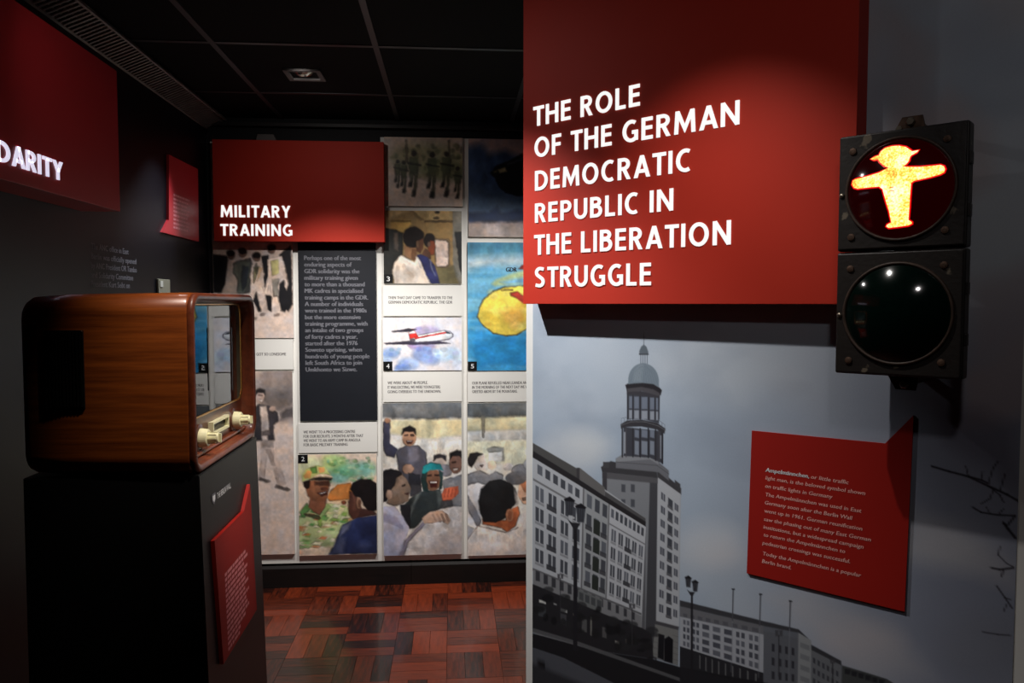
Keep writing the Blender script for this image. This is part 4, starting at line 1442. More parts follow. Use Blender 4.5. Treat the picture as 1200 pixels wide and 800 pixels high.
# big sign on the partition
ST = 0.07
s0, zb = on_part(613, 356, ST)
s1, _ = on_part(1005, 100, ST)
sh = ZC - 0.008 - zb
th = sign_box('title_sign', 'large red sign box reading THE ROLE OF THE GERMAN DEMOCRATIC REPUBLIC', pw(s0, ST, zb), PAZ, s1 - s0, ST - 0.003, sh, M['red'])
for tx, l, yb_, yt, r, yr in (('THE ROLE', 625.5, 148, 125.3, 750, 124), ('OF THE GERMAN', 627, 185.3, 162.3, 866.6, 145), ('DEMOCRATIC', 627.5, 224, 201, 810, 200),
                              ('REPUBLIC IN', 627.5, 261.5, 239, 789, 246), ('THE LIBERATION', 626.5, 299.3, 276, 856.5, 285.6), ('STRUGGLE', 627.5, 337, 313.6, 763, 333.5)):
    a = on_part(l, yb_, ST)
    tp = on_part(l, yt, ST)
    b_ = on_part(r, yr, ST)
    letters(tx, th, a[0] - s0, (a[1] + b_[1]) / 2 - zb, tp[1] - a[1], b_[0] - a[0], M['letter'], y0=-0.003, t=0.162, gap=0.18, space=0.38)

# sign on the left wall
LT = 0.13
yb1, zb1 = on_left(141, 248, LT)
_, zt1 = on_left(141, 86, LT)
ln = 1.60
th = sign_box('title_sign', 'deep dark red sign box ending in DARITY on the left wall', (XL + LT, yb1 - ln, zb1), pi / 2, ln, LT - 0.001, zt1 - zb1, M['red_left'])
ya, za = on_left(72, 212, LT)
_, zt = on_left(72, 190.5, LT)
yi, _ = on_left(0, 195, LT)
full = (ya - yi) / 0.585
letters('SOLIDARITY', th, ya - full - (yb1 - ln), za - zb1, (zt - za), full, M['letter_dim'], t=0.17, gap=0.14)

# ================================================================== LEFT WALL
def left_frame(px, py, out):
    return on_left(px, py, out)


PTH = 0.012
pts = [on_left(*p, PTH) for p in ((198, 181), (232, 198), (233, 283), (190.5, 272), (198, 257.5))]
y0_, z0_ = pts[3]
th = thing('information_panel', 'small slanted red panel with faint print on the black wall', 'panel', (XL + PTH, y0_, z0_), pi / 2)
obj('board', slab([(y - y0_, z - z0_) for y, z in pts], 0, PTH - 0.0004), M['red_left'], th)
rows = []
for k in range(9):
    a = on_left(203.2, 229.2 + k * 4.75, PTH)
    b_ = on_left(222 - (k % 3) * 1.2, 238 + k * 4.2, PTH)
    rows.append((a[0] - y0_, a[1] - z0_, 0.009, b_[0] - a[0]))
obj('printed_text', illegible(rows, seed=4), M['ink_rose'], th)

rows = []
lines = [('The ANC office in East', 107, 291.5, 150.5), ('Berlin was officially opened', 107, 303, 159.5), ('by ANC President OR Tambo', 107, 314, 160),
         ('and Solidarity Committee', 107, 325, 156), ('President Kurt Seibt on', 107, 335.5, 152)]
ty0, tz0 = on_left(107, 345, 0.001)
for s, l, y, r in lines:
    a, b_ = on_left(l, y, 0.001), on_left(r, y, 0.001)
    rows.append((s, a[0] - ty0, a[1] - tz0, 0.021, b_[0] - a[0]))
o = obj('wall_lettering', text_lines(rows, y=-0.0008, bold=0.05), M['ink_wall'])
o.location = (XL, ty0, tz0)
o.rotation_euler = (0, 0, pi / 2)
tag(o, 'dim grey paragraph lettered on the black wall above the cabinet', 'lettering')

a, b_ = on_left(185.8, 326.5, 0.01), on_left(199.3, 327, 0.01)
th = thing('wall_plate', 'small beige plate on the black wall just above the cabinet', 'plate', (XL + 0.01, a[0], a[1] - 0.13), pi / 2)
obj('plate', box((0, 0, 0), (b_[0] - a[0], 0.0096, 0.13), bevel=0.002), M['card'], th)
obj('button', box((0.012, -0.003, 0.095), (0.045, 0.001, 0.122)), M['card_light'], th)

# grille along the top of the left wall
ga = on_left(247, 157, 0.0)
gx = XL + 0.118
th = thing('ceiling_grille', 'long ribbed grey grille under the ceiling along the left wall', 'grille', (XL + 0.001, Y0 + 0.3, 2.460), 0)
th.rotation_euler = (0, -atan(0.05 / 0.118), 0)      # slopes from the wall up to the ceiling
gl = YB - 0.03 - (Y0 + 0.3)
obj('duct', box((0.010, 0, 0.010), (0.114, gl, 0.016)), M['grille_dark'], th)
obj('frame', box((0.001, 0, 0.0), (0.010, gl, 0.012)), M['grille'], th)
obj('frame', box((0.110, 0, -0.002), (0.118, gl, 0.014)), M['grille'], th)
bm = bmesh.new()
n = int(gl / 0.026)
for k in range(n):
    y = (k + 0.5) * gl / n
    box((0.010, y - 0.005, 0.002), (0.110, y + 0.005, 0.008), bm)
for x in (0.035, 0.060, 0.085):
    box((x - 0.002, 0, 0.0085), (x + 0.002, gl, 0.0115), bm)
o = obj('slat_row', bm, M['grille'], th)
o['kind'] = 'stuff'

# ================================================================== CEILING FIXTURES
dl = hit(357, 87, zc_p, zc_n)
th = thing('recessed_downlight', 'square recessed downlight with metal frame in the black ceiling', 'downlight', (dl.x, dl.y, ZC - 0.004), 0)
S, I = 0.078, 0.058
bm = bmesh.new()
for lo, hi in (((-S, -S, -0.004), (S, -I, 0.004)), ((-S, I, -0.004), (S, S, 0.004)), ((-S, -I, -0.004), (-I, I, 0.004)), ((I, -I, -0.004), (S, I, 0.004))):
    box(lo, hi, bm)
obj('frame', bm, M['bracket'], th)
cup = bmesh.new()
prof = [(0.030, 0.0), (0.046, -0.016), (0.050, -0.030)]
lathe(prof, 24, cup)
lathe([(0.0, 0.002), (0.030, 0.0)], 24, cup)
bmesh.ops.rotate(cup, verts=cup.verts, cent=(0, 0, 0), matrix=Matrix.Rotation(radians(-90), 3, 'X'))
o = obj('reflector', cup, M['lamp_chrome'], th, smooth=True)
o.location = (0, 0, 0.002)
o.rotation_euler = (radians(32), 0, 0)
bl = lathe([(0.0, -0.020), (0.006, -0.017), (0.008, -0.010), (0.006, 0.0)], 16)
bmesh.ops.rotate(bl, verts=bl.verts, cent=(0, 0, 0), matrix=Matrix.Rotation(radians(-90), 3, 'X'))
obj('bulb', bl, M['glass_bulb'], th, smooth=True)

o = obj('hanging_rail', box((XL + 0.02, YB - 0.05, 2.478), (1.4, YB - 0.022, 2.498), bevel=0.002), M['rail'])
tag(o, 'dark metal rail running above the picture wall', 'rail')
a, b_ = on_back(301, 160, 0.06), on_back(324, 153.5, 0.06)
bm = slab([(0, 0), (b_[0] - a[0], 0), (b_[0] - a[0] - 0.012, b_[1] - a[1]), (0.008, b_[1] - a[1])], 0, 0.05)
o = obj('sign_bracket', bm, M['bracket'])
o.location = (a[0], YB - 0.078, sz1 + 0.0005)
tag(o, 'small pale grey bracket on top of the MILITARY TRAINING sign', 'bracket')

# ================================================================== TELEVISION ON ITS PLINTH
TX, TY0, TW, TD = -0.575, 1.75, 0.54, 0.375           # front plane, near side, width, depth
TZ0, TZ1 = 1.162, 1.574
TH = TZ1 - TZ0
tv = thing('television_set', 'old walnut television set with ivory knobs standing on the black plinth', 'television', (TX, TY0, TZ0), pi / 2)
# cabinet shell: wrapped veneer, slightly narrowing to the rear
R = 0.045
secs = []
for y, ins, r in ((0.012, 0.003, R), (0.016, 0.0, R), (0.28, 0.004, R), (0.355, 0.010, R), (0.370, 0.018, R), (0.375, 0.030, R * 0.9)):
    secs.append((y, rrect(ins, TW - ins, ins * 0.5, TH - ins, r, 8)))
obj('cabinet', loft(secs, cap0=False, cap1=True), M['tv_wood'], tv, smooth=True)
# front rim: rounded lip and the deep frame behind it
rin = 0.024
secs = [(0.012, rrect(0.003, TW - 0.003, 0.0015, TH - 0.003, R, 8)), (0.004, rrect(0.001, TW - 0.001, 0.0, TH - 0.001, R, 8)), (-0.001, rrect(0.004, TW - 0.004, 0.003, TH - 0.004, R, 8)),
        (-0.003, rrect(0.010, TW - 0.010, 0.009, TH - 0.010, R * 0.9, 8)), (0.002, rrect(0.017, TW - 0.017, 0.017, TH - 0.017, R * 0.8, 8)),
        (0.012, rrect(0.020, TW - 0.020, 0.022, TH - 0.020, R * 0.75, 8)), (0.040, rrect(rin, TW - rin, 0.026, TH - rin, R * 0.7, 8))]
obj('front_rim', loft(secs, False, False), M['tv_rim'], tv, smooth=True)
# front board with the picture opening
SZ0, SZ1, SX0, SX1 = 0.118, TH - 0.030, 0.030, TW - 0.036
bm = bmesh.new()
outer = rrect(rin - 0.004, TW - rin + 0.004, 0.022, TH - rin + 0.004, R * 0.7, 8)
inner = rrect(SX0, SX1, SZ0, SZ1, 0.030, 8)
A = [bm.verts.new((x, 0.036, z)) for x, z in outer]
B = [bm.verts.new((x, 0.034, z)) for x, z in inner]
C_ = [bm.verts.new((x, 0.060, z)) for x, z in inner]
for i in range(len(A)):
    j = (i + 1) % len(A)
    bm.faces.new((A[i], A[j], B[j], B[i]))
    bm.faces.new((B[i], B[j], C_[j], C_[i]))
obj('front_board', bm, M['tv_front'], tv)
# mask and gold edge
m0, m1 = rrect(SX0 - 0.001, SX1 + 0.001, SZ0 - 0.001, SZ1 + 0.001, 0.031, 8), rrect(SX0 + 0.010, SX1 - 0.040, SZ0 + 0.010, SZ1 - 0.010, 0.035, 8)
obj('screen_mask', loft([(0.033, m0), (0.042, m1), (0.050, m1)], False, False), M['tv_mask'], tv)
obj('gold_trim', loft([(0.031, rrect(SX0 - 0.005, SX1 + 0.005, SZ0 - 0.005, SZ1 + 0.005, 0.034, 8)), (0.029, rrect(SX0 - 0.003, SX1 + 0.003, SZ0 - 0.003, SZ1 + 0.003, 0.033, 8)),
                       (0.033, rrect(SX0, SX1, SZ0, SZ1, 0.031, 8))], False, False), M['gold'], tv, smooth=True)
# bulging picture tube
bm = bmesh.new()
nx, nz = 28, 22
gx0, gx1, gz0, gz1 = SX0 + 0.004, SX1 - 0.034, SZ0 + 0.004, SZ1 - 0.004
vv = []
for j in range(nz + 1):
    row = []
    for i in range(nx + 1):
        u, v = i / nx * 2 - 1, j / nz * 2 - 1
        bulge = 0.024 * (1 - u * u * 0.85) * (1 - v * v * 0.45)
        row.append(bm.verts.new((gx0 + (u + 1) / 2 * (gx1 - gx0), 0.062 - bulge, gz0 + (v + 1) / 2 * (gz1 - gz0))))
    vv.append(row)
for j in range(nz):
    for i in range(nx):
        bm.faces.new((vv[j][i], vv[j][i + 1], vv[j + 1][i + 1], vv[j + 1][i]))
obj('picture_tube', bm, M['screen'], tv, 'convex grey picture tube glass', smooth=True)
obj('safety_glass', box((SX0 + 0.001, 0.0325, SZ0 + 0.001), (SX1 - 0.036, 0.0345, SZ1 - 0.001)), M['pane'], tv, 'flat clear pane before the picture tube')
# lower moulding
obj('moulding', box((0.030, 0.020, 0.026), (TW - 0.030, 0.038, 0.034), bevel=0.003), M['tv_rim'], tv)
# knobs
for kx_ in (0.135, 0.425):
    k = obj('knob', lathe([(0.0, 0.036), (0.027, 0.036), (0.027, 0.026), (0.0245, 0.012), (0.0225, 0.010), (0.021, 0.010), (0.0, 0.010)], 28), M['ivory'], tv, 'ivory plastic knob', smooth=False)
    k.location = (kx_, 0, 0.064)
    k.scale = (0.88, 1, 0.88)
    bm = lathe([(0.0145, 0.012), (0.0140, -0.012), (0.012, -0.014), (0.0, -0.014)], 20)
    for s_ in range(8):
        aa = 2 * pi * s_ / 8
        box((0.0140 * cos(aa) - 0.0018, -0.010, 0.0140 * sin(aa) - 0.0018), (0.0140 * cos(aa) + 0.0018, 0.010, 0.0140 * sin(aa) + 0.0018), bm)
    obj('inner_knob', bm, M['ivory'], k)
    obj('grip', box((-0.003, -0.020, -0.0125), (0.003, -0.011, 0.0125), bevel=0.001), M['ivory'], k)
    bs = obj('knob_seat', lathe([(0.034, 0.036), (0.033, 0.031), (0.026, 0.029), (0.0, 0.029)], 28), M['tv_front'], tv)
    bs.location = (kx_, 0, 0.064)
# dial window between the knobs
d_ = obj('dial_window', box((0.215, 0.032, 0.058), (0.345, 0.037, 0.088)), M['tv_mask'], tv)
for lo, hi in (((0.211, 0.022, 0.084), (0.349, 0.036, 0.0895)), ((0.211, 0.022, 0.0565), (0.349, 0.036, 0.062)), ((0.211, 0.022, 0.062), (0.2165, 0.036, 0.084)), ((0.3435, 0.022, 0.062), (0.349, 0.036, 0.084))):
    obj('dial_frame', box(lo, hi), M['ivory'], d_)
# ventilation panel in the near side
v0 = hit(50, 387, (0, TY0, 0), (0, 1, 0))
v1 = hit(99.5, 479, (0, TY0, 0), (0, 1, 0))
vd1, vd0 = TX - v0.x, TX - v1.x
vz1, vz0 = v0.z - TZ0, v1.z - TZ0
vent = obj('side_vent', box((-0.0008, vd0, vz0), (0.004, vd1, vz1), bevel=0.001), M['tv_black'], tv)
nv = 11
for k in range(nv):
    y = vd0 + 0.006 + (vd1 - vd0 - 0.012) * k / (nv - 1)
    obj('slat', box((-0.0028, y - 0.0019, vz0 + 0.004), (-0.0008, y + 0.0019, vz1 - 0.004)), M['tv_slat'], vent)
for fz in (0.333, 0.667):
    z = vz0 + (vz1 - vz0) * fz
    obj('cross_bar', box((-0.0025, vd0 + 0.004, z - 0.001), (-0.0008, vd1 - 0.004, z + 0.001)), M['tv_slat'], vent)
obj('screw', lathe([(0.0022, 0.0), (0.0018, -0.0012), (0.0, -0.0014)], 10), M['steel'], vent).location = (-0.0008, vd0 + 0.002, vz1 - 0.002)
vent.children[-1].rotation_euler = (0, 0, -pi / 2)

# plinth
PX = TX + 0.004
pl = thing('display_plinth', 'tall black display plinth carrying the wooden television', 'plinth', (PX, TY0 + 0.015, 0.0), pi / 2)
ph, pw_, pd = TZ0 - 0.0005, TW - 0.03, 0.38
bm = bmesh.new()
fl_ = 0.030                                   # it widens a little towards the floor
lo = [(-fl_ * 0.2, -fl_), (pw_ + fl_ * 0.2, -fl_), (pw_ + fl_ * 0.2, pd), (-fl_ * 0.2, pd)]
hi = [(0, 0), (pw_, 0), (pw_, pd), (0, pd)]
A = [bm.verts.new((x, y, 0)) for x, y in lo]
B = [bm.verts.new((x, y, ph)) for x, y in hi]
bm.faces.new(A[::-1])
bm.faces.new(B)
for i in range(4):
    bm.faces.new((A[i], A[(i + 1) % 4], B[(i + 1) % 4], B[i]))
bmesh.ops.recalc_face_normals(bm, faces=bm.faces)
bmesh.ops.bevel(bm, geom=list(bm.edges), offset=0.002, segments=2, affect='EDGES')
obj('body', bm, M['plinth'], pl)
TILT = atan(fl_ / ph)


def on_plinth(px, py, out=0.0):
    """-> (along, height up the sloping face) on the plinth front"""
    n = Vector((cos(TILT), 0, sin(TILT)))
    p = Vector((PX, 0, ph)) + n * out
    v = hit(px, py, p, n)
    up = Vector((-sin(TILT), 0, cos(TILT)))
    return v.y - (TY0 + 0.015), (v - Vector((PX + fl_, 0, 0))).dot(up)


cap_pts = on_plinth(252, 587), on_plinth(270, 571)
face = thing('plinth_title', 'small white shield and title on the black plinth front', 'lettering', (PX + fl_, TY0 + 0.015, 0), pi / 2)
face.rotation_euler = (TILT * -1, 0, pi / 2)
a, b_ = on_plinth(254.5, 584.5, 0.001), on_plinth(270.3, 569.5, 0.001)
c_ = on_plinth(254.5, 577.5, 0.001)
obj('printed_text', text_lines([('THE BERLIN WALL', a[0], a[1], c_[1] - a[1], b_[0] - a[0])], y=-0.0014), M['ink_white'], face)
s_a, s_b = on_plinth(248, 580, 0.001), on_plinth(253, 589.5, 0.001)
sw, sh_ = s_b[0] - s_a[0], s_a[1] - s_b[1]
shp = [(s_a[0], s_a[1]), (s_a[0] + sw, s_a[1]), (s_a[0] + sw, s_a[1] - sh_ * 0.55), (s_a[0] + sw / 2, s_a[1] - sh_), (s_a[0], s_a[1] - sh_ * 0.55)]
obj('shield_mark', slab(shp, -0.0014, -0.0008), M['ink_grey'], face)
obj('shield_field', slab([(x * 0.6 + (s_a[0] + sw / 2) * 0.4, z * 0.6 + (s_a[1] - sh_ * 0.4) * 0.4) for x, z in shp], -0.0020, -0.0015), M['ink_white'], face)

outl = [on_plinth(*p, 0.01) for p in ((293, 567), (301, 714), (262, 778), (251.5, 633.5), (286, 599))]
ip = thing('information_panel', 'red angled panel with faint print on the plinth front', 'panel', (PX + fl_, TY0 + 0.015, 0), pi / 2)
ip.rotation_euler = (-TILT, 0, pi / 2)
outl = [(min(x, pw_ - 0.004), z) for x, z in outl]
obj('board', slab(outl, -0.010, -0.0006), M['red_dark'], ip)
rows = []
for k in range(15):
    yy = 676 + k * 6.2
    a = on_plinth(263.5 + k * 0.3, yy, 0.0105)
    ww = (0.30, 0.34, 0.27, 0.33, 0.30)[k % 5] * (0.55 if k > 12 else 1.0)
    rows.append((a[0], a[1], 0.008, ww * 0.62))
obj('printed_text', illegible(rows, y=-0.0106, seed=8), M['ink_rose'], ip)
print('tv done')

# ================================================================== MURAL ON THE PARTITION
ms0, ms1, mz0, mz1 = 0.028, 1.330, 0.06, 2.50
xs = np.concatenate([np.arange(ms0, 0.50, 0.0020), np.arange(0.50, 1.05, 0.0024), np.arange(1.05, ms1, 0.0034), [ms1]])
zs = np.concatenate([np.arange(mz0, 0.42, 0.02), np.arange(0.42, 1.455, 0.0021), np.arange(1.455, mz1, 0.02), [mz1]])[::-1]
art = Art(xs, zs, (150, 160, 170), T=lambda x, y: on_part(x, y), k=0.0023)
# overcast sky: grey-blue with bright rifts and warm grey cloud banks
n1 = art.fbm(0.55, 3, 5, 1.5)
n2 = art.fbm(0.30, 8, 5, 1.4)
n3 = art.fbm(0.9, 21, 4, 1.2)
sky = np.zeros(art.img.shape)
sky[:] = (158, 170, 184)
t = np.clip((n1 - 0.42) * 3.2, 0, 1)[..., None]
sky = sky * (1 - t) + np.array((182, 188, 194.0)) * t
t = np.clip((n2 - 0.52) * 3.4, 0, 0.75)[..., None]
sky = sky * (1 - t) + np.array((138, 149, 164.0)) * t
# cloudier towards the right half of the picture
rt_ = np.clip((art.X - 0.60) / 0.6, 0, 1) * 0.8
t = (rt_ * np.clip((n3 - 0.40) * 4.0, 0, 1) * 0.75)[..., None]
sky = sky * (1 - t) + np.array((112, 112, 127.0)) * t
t = (np.clip((art.X - 0.7) / 0.3, 0, 1) * np.clip((n2 - 0.50) * 5.0, 0, 1) * np.clip(1 - np.abs(n3 - 0.45) * 6, 0, 1) * 0.7)[..., None]
sky = sky * (1 - t) + np.array((190, 168, 158.0)) * t
art.img[:] = sky
for x, y, rx, ry, c, al in ((668, 530, 38, 26, (196, 198, 200), 0.6), (690, 520, 26, 16, (202, 204, 204), 0.5), (832, 634, 34, 24, (192, 194, 198), 0.6), (846, 650, 22, 14, (196, 190, 190), 0.5), (815, 650, 24, 16, (186, 188, 192), 0.5), (1110, 640, 60, 26, (168, 168, 174), 0.5), (1010, 750, 46, 22, (176, 166, 168), 0.5), (1150, 760, 50, 40, (120, 122, 132), 0.5)):
    art.ell(x, y, rx, ry, c, al, 14)
P, L = art.poly, art.line
for pts_, c, al, sf in (([(1040, 150), (1062, 120), (1084, 128), (1110, 108), (1130, 118), (1160, 150), (1170, 210), (1140, 230), (1100, 260), (1040, 260)], (168, 152, 152), 0.55, 10),
                        ([(1046, 20), (1080, 40), (1096, 70), (1086, 130), (1046, 150)], (160, 150, 154), 0.5, 9),
                        ([(1140, 330), (1180, 320), (1215, 300), (1215, 400), (1170, 410), (1140, 440)], (160, 144, 148), 0.5, 10),
                        ([(1130, 440), (1160, 424), (1185, 400), (1215, 392), (1215, 480), (1160, 500), (1130, 500)], (166, 148, 148), 0.55, 8),
                        ([(1064, 590), (1110, 610), (1150, 640), (1190, 660), (1190, 690), (1130, 670), (1064, 650)], (176, 172, 172), 0.4, 10),
                        ([(900, 700), (950, 690), (1010, 720), (1060, 750), (1090, 790), (1020, 800), (950, 740)], (176, 170, 170), 0.4, 12),
                        ([(1100, 470), (1150, 480), (1190, 500), (1190, 560), (1140, 540), (1110, 520)], (96, 94, 108), 0.5, 9)):
    P(pts_, c, al, sf)


def homography(q):
    """unit square -> quad q (TL, TR, BR, BL) in measured coordinates"""
    A, b = [], []
    for (u, v), (x, y) in zip(((0, 0), (1, 0), (1, 1), (0, 1)), q):
        A.append([u, v, 1, 0, 0, 0, -u * x, -v * x])
        b.append(x)
        A.append([0, 0, 0, u, v, 1, -u * y, -v * y])
        b.append(y)
    h = np.linalg.solve(np.array(A, float), np.array(b, float))

    def f(u, v):
        w = h[6] * u + h[7] * v + 1
        return (h[0] * u + h[1] * v + h[2]) / w, (h[3] * u + h[4] * v + h[5]) / w
    return f


def rect(f, u0, v0, u1, v1, c, a=1.0, s=0.45):
    P([f(u0, v0), f(u1, v0), f(u1, v1), f(u0, v1)], c, a, s)


# -- right-hand far block, drawn first
P([(797, 703), (895, 727.5), (936, 737), (947, 747), (951, 757), (986, 776), (987, 780), (1010, 786), (1039, 795), (1050, 802), (1060, 860), (797, 860)], (96, 99, 106))
P([(797, 703), (895, 727.5), (936, 737), (947, 748), (936, 741), (895, 733), (797, 710)], (58, 58, 62))
P([(797, 710), (895, 733), (895, 742), (797, 722)], (104, 104, 108))
f = homography([(797, 722), (895, 743), (895, 788), (797, 757)])
rect(f, 0, 0, 1, 1, (158, 160, 166))
for r_ in range(4):
    for c_ in range(7):
        u = 0.05 + c_ * 0.135
        v = 0.08 + r_ * 0.235
        big = c_ in (2, 3, 4)
        for k in range(1 if big else 2):
            rect(f, u + k * 0.055, v, u + k * 0.055 + (0.09 if big else 0.036), v + 0.15, (74, 76, 84) if (r_ + c_) % 3 else (96, 98, 106))
for k in range(9):
    rect(f, 0.05 + k * 0.105, -0.13, 0.11 + k * 0.105, -0.02, (86, 86, 92))
rect(f, 0, 1.0, 1, 1.9, (40, 40, 44))
for k in range(9):
    rect(f, 0.28 + k * 0.08, 1.08, 0.295 + k * 0.08, 1.5, (112, 112, 112), 0.8)
f = homography([(895, 728), (936, 738), (936, 860), (895, 860)])
rect(f, 0, 0.08, 1, 1, (92, 94, 100))
for r_ in range(4):
    for c_ in range(4):
        rect(f, 0.22 + c_ * 0.19, 0.18 + r_ * 0.125, 0.30 + c_ * 0.19, 0.25 + r_ * 0.125, (50, 50, 56))
P([(936, 741), (951, 750), (951, 860), (934, 860)], (136, 138, 140))
for r_ in range(4):
    P([(938, 752 + r_ * 13), (949, 756 + r_ * 13), (949, 762 + r_ * 13), (938, 758 + r_ * 13)], (108, 110, 114), 0.8)
P([(951, 757), (986, 777), (986, 860), (951, 860)], (104, 106, 110))
P([(951, 755), (986, 774), (986, 779), (951, 761)], (54, 54, 58))
for r_ in range(3):
    for c_ in range(6):
        x = 953 + c_ * 5.4
        y = 770 + c_ * 3.0 + r_ * 12
        P([(x, y), (x + 2.6, y + 1.4), (x + 2.6, y + 7.4), (x, y + 6)], (60, 60, 66))
P([(987, 779), (1039, 795), (1052, 803), (1060, 860), (985, 860)], (66, 68, 68))
for k in range(6):
    P([(990 + k * 8, 783 + k * 2.4), (997 + k * 8, 784 + k * 2.4), (996 + k * 8, 790 + k * 2.4), (990 + k * 8, 789 + k * 2.4)], (36, 36, 40), 0.9)

# -- tower block
P([(706, 548), (770, 556), (798, 578), (795, 780), (764, 770), (752, 745), (745, 640), (706, 600)], (112, 113, 117))
P([(711, 560), (762, 566), (761, 760), (711, 640)], (124, 126, 130))
P([(762, 560), (771, 558), (770, 774), (756, 764)], (66, 66, 70))
P([(752, 612), (757, 612), (756, 760), (750, 740)], (88, 88, 92))
P([(771, 557), (798, 578), (796, 735), (769, 729)], (170, 172, 176))
P([(704.5, 547), (716, 540), (770, 552), (771, 560), (706, 553)], (58, 57, 60))
P([(770, 552), (772, 549), (798.5, 572), (798.5, 579), (771, 559)], (62, 61, 64))
P([(706, 553), (771, 560), (771, 566), (706, 560)], (84, 83, 86))
P([(706.5, 553), (711.5, 553), (711.5, 576), (706.5, 572)], (62, 60, 64))
P([(707, 541), (714, 541), (714, 548), (707, 548)], (66, 65, 68))
P([(791, 562), (797.5, 567), (797.5, 573), (791, 569)], (66, 65, 68))
for x in (728.5, 739.5):
    for y in (567, 584.5, 602):
        P([(x, y), (x + 4.6, y + 0.5), (x + 4.6, y + 9.5), (x, y + 9)], (74, 76, 82))
f = homography([(772.5, 570), (797, 590), (795.5, 732), (769.5, 724)])
for r_ in range(9):
    for c_, u in enumerate((0.10, 0.42, 0.74)):
        v = 0.025 + r_ * 0.108
        if c_ == 1:
            rect(f, u, v, u + 0.22, v + 0.066, (64, 66, 72))
            rect(f, u - 0.02, v + 0.062, u + 0.24, v + 0.084, (90, 90, 94))
        else:
            rect(f, u, v, u + 0.085, v + 0.058, (84, 86, 94))
            rect(f, u + 0.105, v, u + 0.19, v + 0.058, (84, 86, 94))
P([(769, 727), (796, 734), (795, 738), (768, 731)], (70, 69, 72))
P([(768, 731), (795, 738), (794.5, 779), (764.5, 768)], (118, 118, 116))
P([(772, 742), (779, 744), (778, 773), (771, 770)], (26, 26, 30))
P([(779, 748), (784, 745), (789, 749), (788.5, 777), (778.5, 774)], (20, 20, 24))
for k in range(5):
    L([(765, 737 + k * 7), (772, 739 + k * 7)], 0.5, (80, 80, 80), 0.7)
    L([(789, 744 + k * 7), (795, 746 + k * 7)], 0.5, (80, 80, 80), 0.7)
# octagonal base of the rotunda
P([(722, 537), (729, 533), (762, 534), (772, 541), (784, 551), (784, 563), (772, 553), (722, 548)], (104, 105, 110))
P([(722, 537), (729, 533), (762, 534), (772, 541), (772, 544), (762, 538), (722, 541)], (130, 132, 136))
L([(722, 541), (770, 545), (784, 555)], 0.8, (70, 70, 74), 0.8)
# lower drum with columns
P([(731, 500), (777, 505), (777, 543), (762, 536), (731, 534)], (60, 61, 68))
for x, w_, c in ((729.5, 2.0, (40, 38, 42)), (734, 1.4, (72, 70, 74)), (742, 1.6, (44, 42, 46)), (750.5, 1.8, (38, 37, 42)), (760, 1.8, (38, 37, 42)), (768.5, 1.6, (44, 42, 46)), (772.5, 1.4, (70, 68, 72)), (776.5, 2.2, (36, 35, 40))):
    L([(x, 502), (x, 535 + max(0, (x - 758) * 0.4))], w_, c, 1)
for x0_, x1_ in ((744, 749), (752, 759), (762, 767)):
    P([(x0_, 503), (x1_, 504), (x1_, 513), (x0_, 512)], (116, 124, 138), 0.9)
    P([(x0_, 516), (x1_, 517), (x1_, 533), (x0_, 532)], (128, 136, 148), 0.9)
P([(731.5, 506), (733.2, 506), (733.2, 531), (731.5, 531)], (168, 174, 182), 0.9)
P([(774, 510), (775.2, 510), (775.2, 537), (774, 537)], (160, 166, 176), 0.9)
# balcony ring
P([(727.5, 497), (735, 492.5), (752, 491.5), (770, 495), (780, 502), (779, 508), (770, 503), (752, 499.5), (735, 500), (728, 502)], (52, 51, 55))
L([(728, 498), (740, 494), (756, 494), (772, 499), (780, 504)], 0.8, (104, 104, 108), 0.9)
for k in range(16):
    x = 728.5 + k * 3.4
    y = 497 - 5 * sin(pi * min(1, max(0, (x - 726) / 56))) + max(0, (x - 752) * 0.22)
    L([(x, y), (x, y - 5)], 0.35, (70, 70, 76), 0.6, 0.3)
L([(728.5, 490), (740, 487.5), (757, 487.5), (772, 492), (779, 497)], 0.5, (74, 74, 80), 0.7, 0.3)
# upper drum
P([(735, 456), (773.5, 460), (772.5, 496), (755, 491), (735, 491)], (64, 66, 74))
for x0_, x1_ in ((737.5, 741), (743.5, 749), (752, 759), (762, 767), (769, 771.5)):
    sl = (x0_ - 735) * 0.06
    P([(x0_, 464 + sl), (x1_, 464 + sl), (x1_, 478 + sl), (x0_, 478 + sl)], (112, 120, 134), 0.95)
    P([(x0_, 480 + sl), (x1_, 480 + sl), (x1_, 490 + sl), (x0_, 490 + sl)], (150, 156, 166), 0.9)
for x in (736, 742, 750.5, 760.5, 768, 772.5):
    L([(x, 458), (x, 491)], 1.4, (40, 38, 44), 1)
P([(735, 457), (773.5, 461), (773, 466), (735, 462)], (58, 57, 62))
# cornice and dome
P([(733, 451), (740, 447), (754, 446), (768, 449), (776, 457), (774.5, 463), (766, 459), (752, 456), (735, 458)], (40, 38, 42))
P([(735, 455), (752, 453), (766, 456), (774, 461), (773, 464), (752, 458), (736, 459)], (74, 72, 76))
dome = [(736.5, 450)] + [(754.5 + 18.2 * cos(radians(180 - k * 10)), 449 - 23.5 * sin(radians(k * 10)) ** 0.85 + (k - 9) * 0.12) for k in range(1, 18)] + [(772.5, 454), (766, 450), (754, 448.5), (744, 449)]
P(dome, (112, 124, 134))
P([(742, 447), (743, 436), (749, 428), (754, 426.5), (752, 447)], (132, 143, 151), 0.6, 2)
for k in range(11):
    a_ = -0.9 + k * 0.18
    L([(754.5 + a_ * 4, 427.5 + abs(a_) * 2), (754.5 + a_ * 13, 436 + abs(a_) * 1), (754.5 + a_ * 18.5, 450)], 0.35, (92, 102, 112), 0.5, 0.3)
